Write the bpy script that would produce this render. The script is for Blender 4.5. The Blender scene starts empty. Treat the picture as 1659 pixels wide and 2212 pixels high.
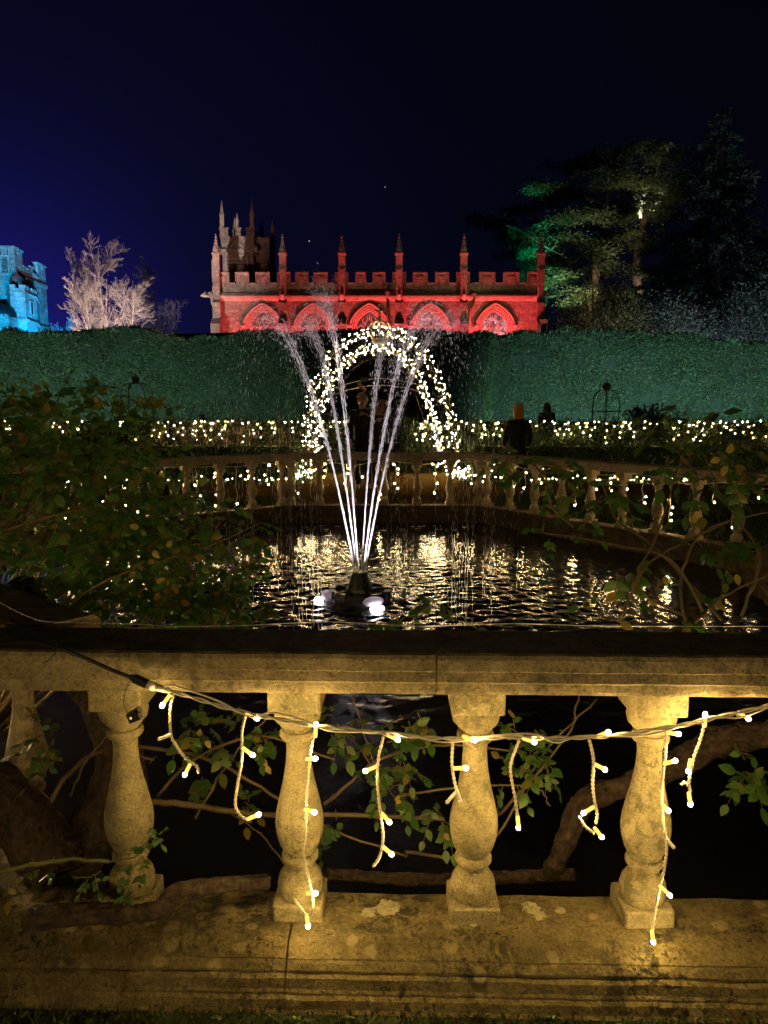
import bpy, bmesh, math, random
import numpy as np
from mathutils import Vector, Matrix, Quaternion, noise
random.seed(7)
R = np.random.RandomState(11)
C = bpy.context.scene.collection
SC = bpy.context.scene
pi = math.pi

# ------------------------------------------------------------------ camera
CAM_H, PITCH, F = 1.56, math.radians(7.82), 1597.0      # F in units of a 1659 x 2212 frame
cam = bpy.data.cameras.new('camera')
cam.sensor_fit = 'VERTICAL'; cam.sensor_height = 36; cam.sensor_width = 27
cam.lens = 36 * F / 2212
cam.clip_start = 0.05; cam.clip_end = 2000
camo = bpy.data.objects.new('camera', cam); C.objects.link(camo)
camo.location = (0, 0, CAM_H); camo.rotation_euler = (pi/2 - PITCH, 0, 0)
SC.camera = camo

# ------------------------------------------------------------------ night sky
SC.view_settings.view_transform = 'Standard'; SC.view_settings.look = 'None'
SC.view_settings.exposure = 0.0; SC.view_settings.gamma = 1
SC.view_settings.use_curve_mapping = False
SC.cycles.use_denoising = True
SC.cycles.max_bounces = 6; SC.cycles.diffuse_bounces = 2; SC.cycles.glossy_bounces = 3
SC.cycles.transmission_bounces = 4; SC.cycles.transparent_max_bounces = 6
SC.cycles.caustics_reflective = False; SC.cycles.caustics_refractive = False
SC.cycles.sample_clamp_indirect = 6.0
try: SC.cycles.use_light_tree = True
except Exception: pass

W = bpy.data.worlds.new('World'); SC.world = W; W.use_nodes = True
wt = W.node_tree; wn = wt.nodes; wl = wt.links
bg = wn['Background']
def wmath(op, a, b=None):
    n = wn.new('ShaderNodeMath'); n.operation = op
    for i, v in enumerate((a, b)):
        if v is None: continue
        if isinstance(v, (int, float)): n.inputs[i].default_value = v
        else: wl.new(v, n.inputs[i])
    return n.outputs[0]
tc = wn.new('ShaderNodeTexCoord')
sp = wn.new('ShaderNodeSeparateXYZ'); wl.new(tc.outputs['Generated'], sp.inputs[0])
# town and floodlight glow in damp air: strongest low on the castle side, smooth everywhere
GD = Vector((-0.46, 0.88, 0.06)).normalized()
vd = wn.new('ShaderNodeVectorMath'); vd.operation = 'DOT_PRODUCT'
wl.new(tc.outputs['Generated'], vd.inputs[0]); vd.inputs[1].default_value = GD
dot = wmath('MAXIMUM', vd.outputs['Value'], 0.0)
g1 = wmath('POWER', dot, 70.0)
g2 = wmath('POWER', dot, 9.0)
def wcol(fac, col):
    n = wn.new('ShaderNodeVectorMath'); n.operation = 'SCALE'
    n.inputs[0].default_value = col; wl.new(fac, n.inputs['Scale']); return n.outputs[0]
def wadd(a, b):
    n = wn.new('ShaderNodeVectorMath'); n.operation = 'ADD'; wl.new(a, n.inputs[0]); wl.new(b, n.inputs[1]); return n.outputs[0]
up = wmath('MAXIMUM', sp.outputs['Z'], 0.0)
low = wmath('SUBTRACT', 1.15, up)
sky = wadd(wadd(wcol(g1, (0.0070, 0.0050, 0.125)), wcol(g2, (0.0022, 0.0020, 0.016))), wcol(low, (0.0011, 0.0016, 0.0046)))
nisk = wn.new('ShaderNodeTexSky'); nisk.sky_type = 'NISHITA'; nisk.sun_disc = False
nisk.sun_elevation = math.radians(-4); nisk.sun_rotation = math.radians(200)
ns = wn.new('ShaderNodeVectorMath'); ns.operation = 'SCALE'; wl.new(nisk.outputs[0], ns.inputs[0]); ns.inputs['Scale'].default_value = 0.0005
sky = wadd(sky, ns.outputs[0])
wl.new(sky, bg.inputs['Color']); bg.inputs['Strength'].default_value = 1.0

# ------------------------------------------------------------------ helpers
CP, SP = math.cos(PITCH), math.sin(PITCH)
def ray(px, py):
    r, u = (px - 829.5) / F, (1106 - py) / F
    return Vector((r, CP + u * SP, -SP + u * CP))
def P(px, py, Y):                     # point of the place seen at (px, py), Y metres ahead
    d = ray(px, py); return Vector((0, 0, CAM_H)) + d * (Y / d.y)
def G(px, py, z=0.0):                 # the same on the level z
    d = ray(px, py); return Vector((0, 0, CAM_H)) + d * ((z - CAM_H) / d.z)

def tag(o, label, cat, group=None):
    o['label'] = label; o['category'] = cat
    if group: o['group'] = group
    return o
def struct(o, kind='structure'):
    o['kind'] = kind; return o
def link(name, me, mat=None, parent=None):
    o = bpy.data.objects.new(name, me); C.objects.link(o)
    if mat is not None and not me.materials: 
        for m in (mat if isinstance(mat, (list, tuple)) else [mat]): me.materials.append(m)
    if parent is not None:
        o.parent = parent
        o.matrix_parent_inverse = Matrix.Translation(-Vector(parent.location)) if parent.type == 'EMPTY' else Matrix.Identity(4)
    return o
def thing(name, label, cat, loc=(0, 0, 0), group=None):
    o = bpy.data.objects.new(name, None); C.objects.link(o); o.location = loc
    o.empty_display_size = 0.1
    return tag(o, label, cat, group)

class MB:
    def __init__(s): s.v = []; s.f = []; s.m = []; s.sm = []
    def add(s, vs, fs, mi=0, smooth=False):
        o = len(s.v); s.v += [tuple(x) for x in vs]
        for f in fs: s.f.append(tuple(i + o for i in f)); s.m.append(mi); s.sm.append(smooth)
        return s
    def box(s, c, d, mi=0, M=None, taper=1.0):
        x, y, z = d[0]/2, d[1]/2, d[2]/2
        vs = [(-x,-y,-z),(x,-y,-z),(x,y,-z),(-x,y,-z),(-x*taper,-y*taper,z),(x*taper,-y*taper,z),(x*taper,y*taper,z),(-x*taper,y*taper,z)]
        c = Vector(c)
        vs = [(M @ Vector(v) if M else Vector(v)) + c for v in vs]
        return s.add(vs, [(0,3,2,1),(4,5,6,7),(0,1,5,4),(1,2,6,5),(2,3,7,6),(3,0,4,7)], mi)
    def bx(s, x0, x1, y0, y1, z0, z1, mi=0): return s.box(((x0+x1)/2,(y0+y1)/2,(z0+z1)/2), (x1-x0,y1-y0,z1-z0), mi)
    def tube(s, pts, r, seg=6, mi=0, smooth=True, cap=True):
        pts = [Vector(p) for p in pts]; n = len(pts)
        if not hasattr(r, '__len__'): r = [r] * n
        d0 = (pts[1]-pts[0]).normalized()
        a = d0.orthogonal().normalized(); vs = []
        for i in range(n):
            d = (pts[min(i+1,n-1)] - pts[max(i-1,0)])
            d = d.normalized() if d.length > 1e-9 else d0
            a = (a - d * a.dot(d)); a = a.normalized() if a.length > 1e-6 else d.orthogonal().normalized()
            b = d.cross(a)
            for k in range(seg):
                t = 2*pi*k/seg; vs.append(pts[i] + (a*math.cos(t) + b*math.sin(t)) * r[i])
        fs = [(i*seg+k, i*seg+(k+1)%seg, (i+1)*seg+(k+1)%seg, (i+1)*seg+k) for i in range(n-1) for k in range(seg)]
        if cap: fs += [tuple(range(seg-1,-1,-1)), tuple((n-1)*seg+k for k in range(seg))]
        return s.add(vs, fs, mi, smooth)
    def lathe(s, prof, seg=20, c=(0,0,0), mi=0, smooth=True, M=None, sx=1, sy=1):
        c = Vector(c); vs = []
        for r, z in prof:
            for k in range(seg):
                t = 2*pi*k/seg; v = Vector((r*math.cos(t)*sx, r*math.sin(t)*sy, z)); vs.append((M @ v if M else v) + c)
        n = len(prof)
        fs = [(i*seg+k, i*seg+(k+1)%seg, (i+1)*seg+(k+1)%seg, (i+1)*seg+k) for i in range(n-1) for k in range(seg)]
        fs += [tuple(range(seg-1,-1,-1)), tuple((n-1)*seg+k for k in range(seg))]
        return s.add(vs, fs, mi, smooth)
    def ball(s, c, r, seg=8, rings=6, mi=0, M=None):
        if not hasattr(r, '__len__'): r = (r, r, r)
        prof = [(math.sin(pi*i/rings)*1.0 + (1e-4 if i in (0, rings) else 0), -math.cos(pi*i/rings)) for i in range(rings+1)]
        c = Vector(c); vs = []
        for q, z in prof:
            for k in range(seg):
                t = 2*pi*k/seg; v = Vector((q*math.cos(t)*r[0], q*math.sin(t)*r[1], z*r[2])); vs.append((M @ v if M else v) + c)
        n = rings + 1
        fs = [(i*seg+k, i*seg+(k+1)%seg, (i+1)*seg+(k+1)%seg, (i+1)*seg+k) for i in range(n-1) for k in range(seg)]
        return s.add(vs, fs, mi, True)
    def prism(s, poly, origin, u, w, dvec, mi=0):       # polygon (a, b) in the plane u, w, pushed along dvec
        o, u, w, dv = Vector(origin), Vector(u), Vector(w), Vector(dvec); n = len(poly)
        vs = [o + u*a + w*b for a, b in poly]; vs += [v + dv for v in vs]
        fs = [tuple(range(n-1,-1,-1)), tuple(range(n,2*n))] + [(i,(i+1)%n,n+(i+1)%n,n+i) for i in range(n)]
        return s.add(vs, fs, mi)
    def mesh(s, name='mesh'):
        me = bpy.data.meshes.new(name); me.from_pydata(s.v, [], s.f)
        if any(s.m): me.polygons.foreach_set('material_index', s.m)
        me.polygons.foreach_set('use_smooth', s.sm); me.update(); return me
    def build(s, name, mat, parent=None): return link(name, s.mesh(name), mat, parent)
def crease(me, deg=32):
    bm = bmesh.new(); bm.from_mesh(me)
    for e in bm.edges:
        if len(e.link_faces) == 2 and e.calc_face_angle(0) > math.radians(deg): e.smooth = False
    bm.to_mesh(me); bm.free(); return me

def spline(pts, n=8):
    pts = [Vector(p) for p in pts]; q = [pts[0]*2-pts[1]] + pts + [pts[-1]*2-pts[-2]]; out = []
    for i in range(1, len(q)-2):
        a, b, c, d = q[i-1], q[i], q[i+1], q[i+2]
        for k in range(n):
            t = k/n; out.append(0.5*((2*b) + (c-a)*t + (2*a-5*b+4*c-d)*t*t + (3*b-a-3*c+d)*t**3))
    return out + [pts[-1]]

def np_mesh(name, V, quads, smooth=False):
    V = np.asarray(V, np.float32); Q = np.asarray(quads, np.int32)
    me = bpy.data.meshes.new(name); nf, k = Q.shape
    me.vertices.add(len(V)); me.vertices.foreach_set('co', V.ravel())
    me.loops.add(nf*k); me.loops.foreach_set('vertex_index', Q.ravel())
    me.polygons.add(nf); me.polygons.foreach_set('loop_start', np.arange(0, nf*k, k, dtype=np.int32))
    if smooth: me.polygons.foreach_set('use_smooth', np.ones(nf, bool))
    me.update(calc_edges=True); return me
def unit(a): return a / np.maximum(np.linalg.norm(a, axis=1, keepdims=True), 1e-9)
def leaf_cloud(pts, axis, nrm, L, Wd, bend=0.15):       # folded diamond leaves, one island each
    pts = np.asarray(pts, float); n = len(pts); axis = unit(np.asarray(axis, float)); nrm = np.asarray(nrm, float)
    side = unit(np.cross(axis, nrm)); up_ = np.cross(side, axis)
    L = np.broadcast_to(np.asarray(L, float), (n,))[:, None]; Wd = np.broadcast_to(np.asarray(Wd, float), (n,))[:, None]
    mid = pts + axis*L*0.45 + up_*L*bend
    V = np.stack([pts, mid - side*Wd*0.5 - up_*Wd*0.2, pts + axis*L, mid + side*Wd*0.5 - up_*Wd*0.2], 1).reshape(-1, 3)
    i = np.arange(n)[:, None]*4
    return V, i + np.array([[0, 1, 2, 3]])
def cloud_obj(name, pts, axis, nrm, L, Wd, mat, parent=None, bend=0.15):
    V, Q = leaf_cloud(pts, axis, nrm, L, Wd, bend); return link(name, np_mesh(name, V, Q), mat, parent)
def rnd_dir(n): return unit(R.normal(size=(n, 3)))

# ------------------------------------------------------------------ materials
def new_mat(name):
    m = bpy.data.materials.new(name); m.use_nodes = True; t = m.node_tree
    return m, t.nodes, t.links, t.nodes['Principled BSDF']
def ramp(nodes, stops):
    r = nodes.new('ShaderNodeValToRGB'); e = r.color_ramp.elements
    while len(e) < len(stops): e.new(0.5)
    for q, (p, c) in zip(e, stops):
        q.position = p; q.color = (c, c, c, 1) if not hasattr(c, '__len__') else (*c, 1)
    return r
def flat(name, col, rough=0.6, metal=0.0, spec=0.5, var=0.25, scale=30.0, bump=0.0):
    m, n, l, b = new_mat(name)
    g = n.new('ShaderNodeNewGeometry'); no = n.new('ShaderNodeTexNoise'); no.inputs['Scale'].default_value = scale; no.inputs['Detail'].default_value = 4
    l.new(g.outputs['Position'], no.inputs['Vector'])
    r = ramp(n, [(0.3, [c*(1-var) for c in col]), (0.7, [min(1, c*(1+var)) for c in col])])
    l.new(no.outputs['Fac'], r.inputs[0]); l.new(r.outputs[0], b.inputs['Base Color'])
    b.inputs['Roughness'].default_value = rough; b.inputs['Metallic'].default_value = metal; b.inputs['Specular IOR Level'].default_value = spec
    if bump:
        bp = n.new('ShaderNodeBump'); bp.inputs['Strength'].default_value = bump; bp.inputs['Distance'].default_value = 0.02
        l.new(no.outputs['Fac'], bp.inputs['Height']); l.new(bp.outputs[0], b.inputs['Normal'])
    return m
def emit(name, col, strength):
    m, n, l, b = new_mat(name)
    e = n.new('ShaderNodeEmission'); e.inputs[0].default_value = (*col, 1); e.inputs[1].default_value = strength
    l.new(e.outputs[0], n['Material Output'].inputs[0]); n.remove(b)
    return m
def leafmat(name, stops, rough=0.45, trans=0.25, src='island', spec=0.4, zfac=None):
    m, n, l, b = new_mat(name)
    if src == 'island':
        g = n.new('ShaderNodeNewGeometry'); out = g.outputs['Random Per Island']
    else:
        g = n.new('ShaderNodeObjectInfo'); out = g.outputs['Random']
    r = ramp(n, stops); l.new(out, r.inputs[0]); l.new(r.outputs[0], b.inputs['Base Color'])
    b.inputs['Roughness'].default_value = rough; b.inputs['Specular IOR Level'].default_value = spec
    if trans:
        tr = n.new('ShaderNodeBsdfTranslucent'); l.new(r.outputs[0], tr.inputs[0])
        mx = n.new('ShaderNodeMixShader'); mx.inputs[0].default_value = trans
        l.new(b.outputs[0], mx.inputs[1]); l.new(tr.outputs[0], mx.inputs[2]); l.new(mx.outputs[0], n['Material Output'].inputs[0])
    return m

def stone(name, base, dark, pale, blot=0.5, lichen=0.5, spots=0.5, fine=60.0, big=2.2, bump=0.35, courses=None, rough=0.9, dist=0.006, moss=0.0):  # moss: amount of darkening on up-facing faces
    m, n, l, b = new_mat(name)
    g = n.new('ShaderNodeNewGeometry'); pos = g.outputs['Position']
    def noi(sc, det=5, ro=0.6, w=0.0):
        x = n.new('ShaderNodeTexNoise'); x.inputs['Scale'].default_value = sc; x.inputs['Detail'].default_value = det; x.inputs['Roughness'].default_value = ro
        x.inputs['Distortion'].default_value = w
        l.new(pos, x.inputs['Vector']); return x.outputs['Fac']
    def mix(f, a, c2):
        x = n.new('ShaderNodeMix'); x.data_type = 'RGBA'
        l.new(f, x.inputs[0])
        if hasattr(a, 'is_linked'): l.new(a, x.inputs[6])
        else: x.inputs[6].default_value = (*a, 1)
        if hasattr(c2, 'is_linked'): l.new(c2, x.inputs[7])
        else: x.inputs[7].default_value = (*c2, 1)
        return x.outputs[2]
    def mul(a, v):
        x = n.new('ShaderNodeMath'); x.operation = 'MULTIPLY'; l.new(a, x.inputs[0])
        if hasattr(v, 'is_linked'): l.new(v, x.inputs[1])
        else: x.inputs[1].default_value = v
        return x.outputs[0]
    r0 = ramp(n, [(0.32, [c*0.55 for c in base]), (0.52, base), (0.72, [min(1, c*1.32) for c in base])])
    l.new(noi(big*4, 9, 0.78), r0.inputs[0])
    col = r0.outputs[0]
    rf = ramp(n, [(0.34, 0.42), (0.50, 1.0), (0.68, 1.35)]); l.new(noi(fine*1.6, 4, 0.75), rf.inputs[0])
    xf = n.new('ShaderNodeMix'); xf.data_type = 'RGBA'; xf.blend_type = 'MULTIPLY'; xf.inputs[0].default_value = 0.75
    l.new(col, xf.inputs[6]); l.new(rf.outputs[0], xf.inputs[7]); col = xf.outputs[2]
    r1 = ramp(n, [(0.48, 0.0), (0.56, 1.0)]); l.new(noi(big*5.5, 7, 0.72, 0.6), r1.inputs[0])
    rm = ramp(n, [(0.42, 0.0), (0.62, 1.0)]); l.new(noi(big*0.9, 3, 0.5), rm.inputs[0])
    bl = mul(mul(r1.outputs[0], rm.outputs[0]), blot); col = mix(bl, col, dark)
    # pale lichen rosettes
    vo = n.new('ShaderNodeTexVoronoi'); vo.inputs['Scale'].default_value = big*4.2
    dv = n.new('ShaderNodeVectorMath'); dv.operation = 'ADD'; l.new(pos, dv.inputs[0])
    nz = n.new('ShaderNodeTexNoise'); nz.inputs['Scale'].default_value = big*9; l.new(pos, nz.inputs['Vector'])
    sc2 = n.new('ShaderNodeVectorMath'); sc2.operation = 'SCALE'; sc2.inputs['Scale'].default_value = 0.10/big; l.new(nz.outputs['Color'], sc2.inputs[0]); l.new(sc2.outputs[0], dv.inputs[1])
    l.new(dv.outputs[0], vo.inputs['Vector'])
    hs = n.new('ShaderNodeSeparateColor'); l.new(vo.outputs['Color'], hs.inputs[0])
    pick = ramp(n, [(0.58, 0.0), (0.62, 1.0)]); l.new(hs.outputs[0], pick.inputs[0])
    rl = ramp(n, [(0.22, 1.0), (0.33, 0.0)]); l.new(vo.outputs['Distance'], rl.inputs[0])
    col = mix(mul(mul(rl.outputs[0], pick.outputs[0]), lichen), col, pale)
    # small black lichen spots, in patches
    r2 = ramp(n, [(0.545, 0.0), (0.585, 1.0)]); l.new(noi(big*16, 6, 0.68), r2.inputs[0])
    r3 = ramp(n, [(0.40, 0.15), (0.62, 1.0)]); l.new(noi(big*1.3, 2, 0.5), r3.inputs[0])
    col = mix(mul(mul(r2.outputs[0], r3.outputs[0]), spots), col, [c*0.35 for c in dark])
    if moss:                       # up-facing faces turned darker, uneven by noise
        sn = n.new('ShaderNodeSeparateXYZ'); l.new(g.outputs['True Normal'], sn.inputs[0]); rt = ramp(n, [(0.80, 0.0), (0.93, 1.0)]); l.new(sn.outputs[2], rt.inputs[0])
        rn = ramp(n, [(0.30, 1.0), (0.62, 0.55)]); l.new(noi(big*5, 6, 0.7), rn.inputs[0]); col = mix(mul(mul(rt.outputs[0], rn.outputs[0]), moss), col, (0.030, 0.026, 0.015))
    fn = noi(fine, 5, 0.7)
    hgt = fn
    if courses:
        sx = n.new('ShaderNodeSeparateXYZ'); l.new(pos, sx.inputs[0]); cx = n.new('ShaderNodeCombineXYZ')
        ad = n.new('ShaderNodeMath'); ad.operation = 'ADD'; l.new(sx.outputs[0], ad.inputs[0]); l.new(sx.outputs[1], ad.inputs[1])
        l.new(ad.outputs[0], cx.inputs[0]); l.new(sx.outputs[2], cx.inputs[1])
        br = n.new('ShaderNodeTexBrick'); br.inputs['Scale'].default_value = 1.0
        br.inputs['Brick Width'].default_value = courses[0]; br.inputs['Row Height'].default_value = courses[1]; br.inputs['Mortar Size'].default_value = 0.012
        br.inputs['Color1'].default_value = (0.72, 0.72, 0.72, 1); br.inputs['Color2'].default_value = (1.1, 1.1, 1.1, 1); br.inputs['Mortar'].default_value = (0.6, 0.6, 0.6, 1)
        l.new(cx.outputs[0], br.inputs['Vector'])
        x = n.new('ShaderNodeMix'); x.data_type = 'RGBA'; x.blend_type = 'MULTIPLY'; x.inputs[0].default_value = 0.9
        l.new(col, x.inputs[6]); l.new(br.outputs['Color'], x.inputs[7]); col = x.outputs[2]
    l.new(col, b.inputs['Base Color']); b.inputs['Roughness'].default_value = rough; b.inputs['Specular IOR Level'].default_value = 0.25
    bp = n.new('ShaderNodeBump'); bp.inputs['Strength'].default_value = bump; bp.inputs['Distance'].default_value = dist
    l.new(hgt, bp.inputs['Height'])
    bp2 = n.new('ShaderNodeBump'); bp2.inputs['Strength'].default_value = bump; bp2.inputs['Distance'].default_value = dist*2.5
    l.new(noi(big*9, 6, 0.7), bp2.inputs['Height']); l.new(bp.outputs[0], bp2.inputs['Normal'])
    l.new(bp2.outputs[0], b.inputs['Normal'])
    return m

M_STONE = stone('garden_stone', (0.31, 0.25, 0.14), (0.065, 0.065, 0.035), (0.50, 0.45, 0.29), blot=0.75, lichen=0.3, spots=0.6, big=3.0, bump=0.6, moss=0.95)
M_BALUS = stone('baluster_stone', (0.36, 0.30, 0.16), (0.09, 0.088, 0.045), (0.50, 0.44, 0.27), blot=0.6, lichen=0.25, spots=0.65, fine=110, big=3.6, bump=0.65)
M_PLINTH = stone('plinth_stone', (0.185, 0.146, 0.064), (0.032, 0.029, 0.015), (0.38, 0.32, 0.16), blot=0.95, lichen=0.5, spots=0.85, big=3.4, bump=0.9)
M_FARPL = stone('dark_plinth_stone', (0.13, 0.10, 0.065), (0.03, 0.025, 0.018), (0.25, 0.22, 0.15), blot=0.8, lichen=0.2, spots=0.6, big=1.2, fine=25, bump=0.6, dist=0.015)  # darker stone for the pond plinths
M_FARST = stone('pond_stone', (0.46, 0.37, 0.24), (0.10, 0.075, 0.05), (0.45, 0.40, 0.30), blot=0.5, lichen=0.3, spots=0.4, big=1.4, fine=30, bump=0.5, dist=0.015, moss=0.9)
M_WALL = stone('church_stone', (0.42, 0.35, 0.29), (0.12, 0.09, 0.08), (0.62, 0.56, 0.50), blot=0.35, lichen=0.7, spots=0.35, big=0.75, fine=9, bump=0.6, courses=(0.62, 0.24), dist=0.05)
M_TRIM = stone('church_trim_stone', (0.45, 0.38, 0.31), (0.2, 0.16, 0.13), (0.6, 0.55, 0.5), blot=0.3, lichen=0.3, spots=0.3, big=0.9, fine=9, bump=0.4, dist=0.03)
M_CASTLE = stone('castle_stone', (0.40, 0.38, 0.34), (0.24, 0.22, 0.20), (0.55, 0.53, 0.5), blot=0.35, lichen=0.3, spots=0.15, big=0.5, fine=7, bump=0.5, courses=(0.8, 0.3), dist=0.05)
M_BARK = flat('bark', (0.055, 0.036, 0.022), 0.9, var=0.7, scale=42, bump=1.0)
M_TWIG = flat('rose_stem', (0.16, 0.115, 0.05), 0.7, var=0.4, scale=14, bump=0.2)
M_GREENSTEM = flat('green_stem', (0.15, 0.16, 0.05), 0.6, var=0.3, scale=20)
M_PALEBARK = flat('pale_bark', (0.36, 0.30, 0.26), 0.9, var=0.3, scale=3)
M_DARK = flat('black_plastic', (0.012, 0.012, 0.013), 0.35, var=0.2, scale=50)
M_WIRE = flat('white_cable', (0.62, 0.56, 0.44), 0.5, var=0.08, scale=80)
M_IRON = flat('rusty_iron', (0.035, 0.022, 0.015), 0.6, metal=0.4, var=0.4, scale=40)
M_CLEAR = flat('milky_plastic', (0.66, 0.64, 0.55), 0.25, var=0.05, scale=80)
# ------------------------------------------------------------------ ground, pond, water
WZ = -0.13
OCT = [(-1.45, 11.2), (1.5, 11.2), (4.75, 6.3), (4.9, 4.6), (2.1, 1.93), (-0.86, 2.0), (-4.6, 5.2), (-5.2, 8.35)]
def oct_grow(d):
    cx = sum(p[0] for p in OCT)/8; cy = sum(p[1] for p in OCT)/8; out = []
    for x, y in OCT:
        v = Vector((x-cx, y-cy)); v = v.normalized()*(v.length+d); out.append((cx+v.x, cy+v.y))
    return out
M_SOIL = flat('lawn_soil', (0.030, 0.036, 0.016), 1.0, spec=0.05, var=0.6, scale=9, bump=0.6)
M_GRAVEL = flat('gravel', (0.085, 0.055, 0.016), 1.0, spec=0.0, var=0.55, scale=38, bump=1.0)
mb = MB()
inn = oct_grow(0.02); big = []
for x, y in inn:
    v = Vector((x - 0.0, y - 6.5)).normalized()
    big.append((v.x*900, 6.5 + v.y*900))
for (a, b), zz in ((0, 1), 0),:
    pass
n8 = len(inn)
mb.add([(x, y, 0.0) for x, y in inn] + [(x, y, 0.0) for x, y in big], [(i, n8+i, n8+(i+1) % n8, (i+1) % n8)[::-1] for i in range(n8)])
struct(mb.build('ground', M_SOIL))
mb = MB(); lo = [(x, y, -0.9) for x, y in inn]
mb.add([(x, y, -0.001) for x, y in inn] + lo, [(i, (i+1) % n8, n8+(i+1) % n8, n8+i) for i in range(n8)] + [tuple(range(n8, 2*n8))])
struct(mb.build('pond_basin', flat('pond_wall', (0.05, 0.042, 0.03), 0.8, var=0.5, scale=6, bump=0.5)))
# gravel walks: the cross walk behind the pond and the walk through the arch
def sheet(name, poly, z, mat):
    mb = MB(); mb.add([(x, y, z) for x, y in poly], [tuple(range(len(poly)))]); return struct(mb.build(name, mat))
sheet('gravel_path', [(-14, 13.2), (-1.75, 13.2), (-1.6, 11.9), (1.7, 11.9), (1.95, 13.2), (14, 12.9), (14, 15.3), (1.75, 15.6), (1.55, 31.5), (-1.4, 31.5), (-1.75, 15.6), (-14, 15.6)], 0.008, M_GRAVEL)

FX, FY = -0.215, 6.5                         # fountain centre
nx, ny = 620, 580
X, Y = np.meshgrid(np.linspace(-5.4, 5.1, nx), np.linspace(1.75, 11.5, ny))
Z = np.zeros_like(X); rr = np.hypot(X-FX, Y-FY)
env = 0.10 + 0.70*np.exp(-(rr/2.3)**2)
for k in range(60):
    lam = 0.065*(4.2**R.rand()); th = R.rand()*2*pi; ph = R.rand()*2*pi
    Z += (0.026*lam/(2*pi))*np.sin(2*pi/lam*(X*math.cos(th)+Y*math.sin(th)) + ph + 0.6*np.sin(X*1.7+k)+0.6*np.sin(Y*1.3+k*2))
for k in range(14):                          # rings where the jets fall back
    a = R.rand()*2*pi; q = 0.9+0.5*R.rand(); d = np.hypot(X-FX-q*math.cos(a), Y-FY-q*math.sin(a)); lam = 0.11+0.08*R.rand()
    Z += 0.0030*np.sin(2*pi*d/lam)*np.exp(-d/0.9)
Z = WZ + Z*env
i = np.arange(ny-1)[:, None]*nx + np.arange(nx-1)[None, :]
Q = np.stack([i, i+1, i+1+nx, i+nx], -1).reshape(-1, 4)
mw, n, l, b = new_mat('pond_water')
b.inputs['Base Color'].default_value = (0.012, 0.011, 0.008, 1); b.inputs['Roughness'].default_value = 0.12
b.inputs['Specular IOR Level'].default_value = 0.40; b.inputs['IOR'].default_value = 1.33
g = n.new('ShaderNodeNewGeometry'); no = n.new('ShaderNodeTexNoise'); no.inputs['Scale'].default_value = 16; no.inputs['Detail'].default_value = 3
l.new(g.outputs['Position'], no.inputs['Vector']); bp = n.new('ShaderNodeBump'); bp.inputs['Strength'].default_value = 0.3; bp.inputs['Distance'].default_value = 0.008
l.new(no.outputs['Fac'], bp.inputs['Height']); l.new(bp.outputs[0], b.inputs['Normal'])
struct(link('water', np_mesh('water', np.stack([X.ravel(), Y.ravel(), Z.ravel()], 1), Q, True), mw))

# grass: blades on the lawn round the pond
M_GRASS = leafmat('grass', [(0, (0.020, 0.042, 0.010)), (0.6, (0.045, 0.085, 0.018)), (1, (0.09, 0.11, 0.03))], 0.6, 0.2)
n = 60000
pts = np.stack([R.uniform(-9, 10, n), R.uniform(10.6, 18.0, n), np.zeros(n)], 1)
def on_gravel(p):
    x, y = p[:, 0], p[:, 1]
    return ((y > 13.2) & (y < 15.5)) | ((np.abs(x-0.05) < 1.62) & (y > 12.0))
def in_oct(p, d=0.2):
    o = oct_grow(d); ins = np.ones(len(p), bool)
    for k in range(8):
        (ax, ay), (bx_, by_) = o[k], o[(k+1) % 8]; ins &= ((bx_-ax)*(p[:, 1]-ay) - (by_-ay)*(p[:, 0]-ax)) < 0
    return ins
extra = np.stack([R.uniform(1.0, 8, 16000), R.uniform(6, 11.5, 16000), np.zeros(16000)], 1)
extra2 = np.stack([R.uniform(-8, -1.0, 9000), R.uniform(8, 11.5, 9000), np.zeros(9000)], 1)
pts = np.concatenate([pts, extra, extra2]); pts = pts[~on_gravel(pts) & ~in_oct(pts)]
n = len(pts); ax = rnd_dir(n)*0.5; ax[:, 2] = 0.9
struct(cloud_obj('lawn_grass', pts, ax, rnd_dir(n), R.uniform(0.05, 0.11, n), 0.014, M_GRASS), 'stuff')

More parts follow.
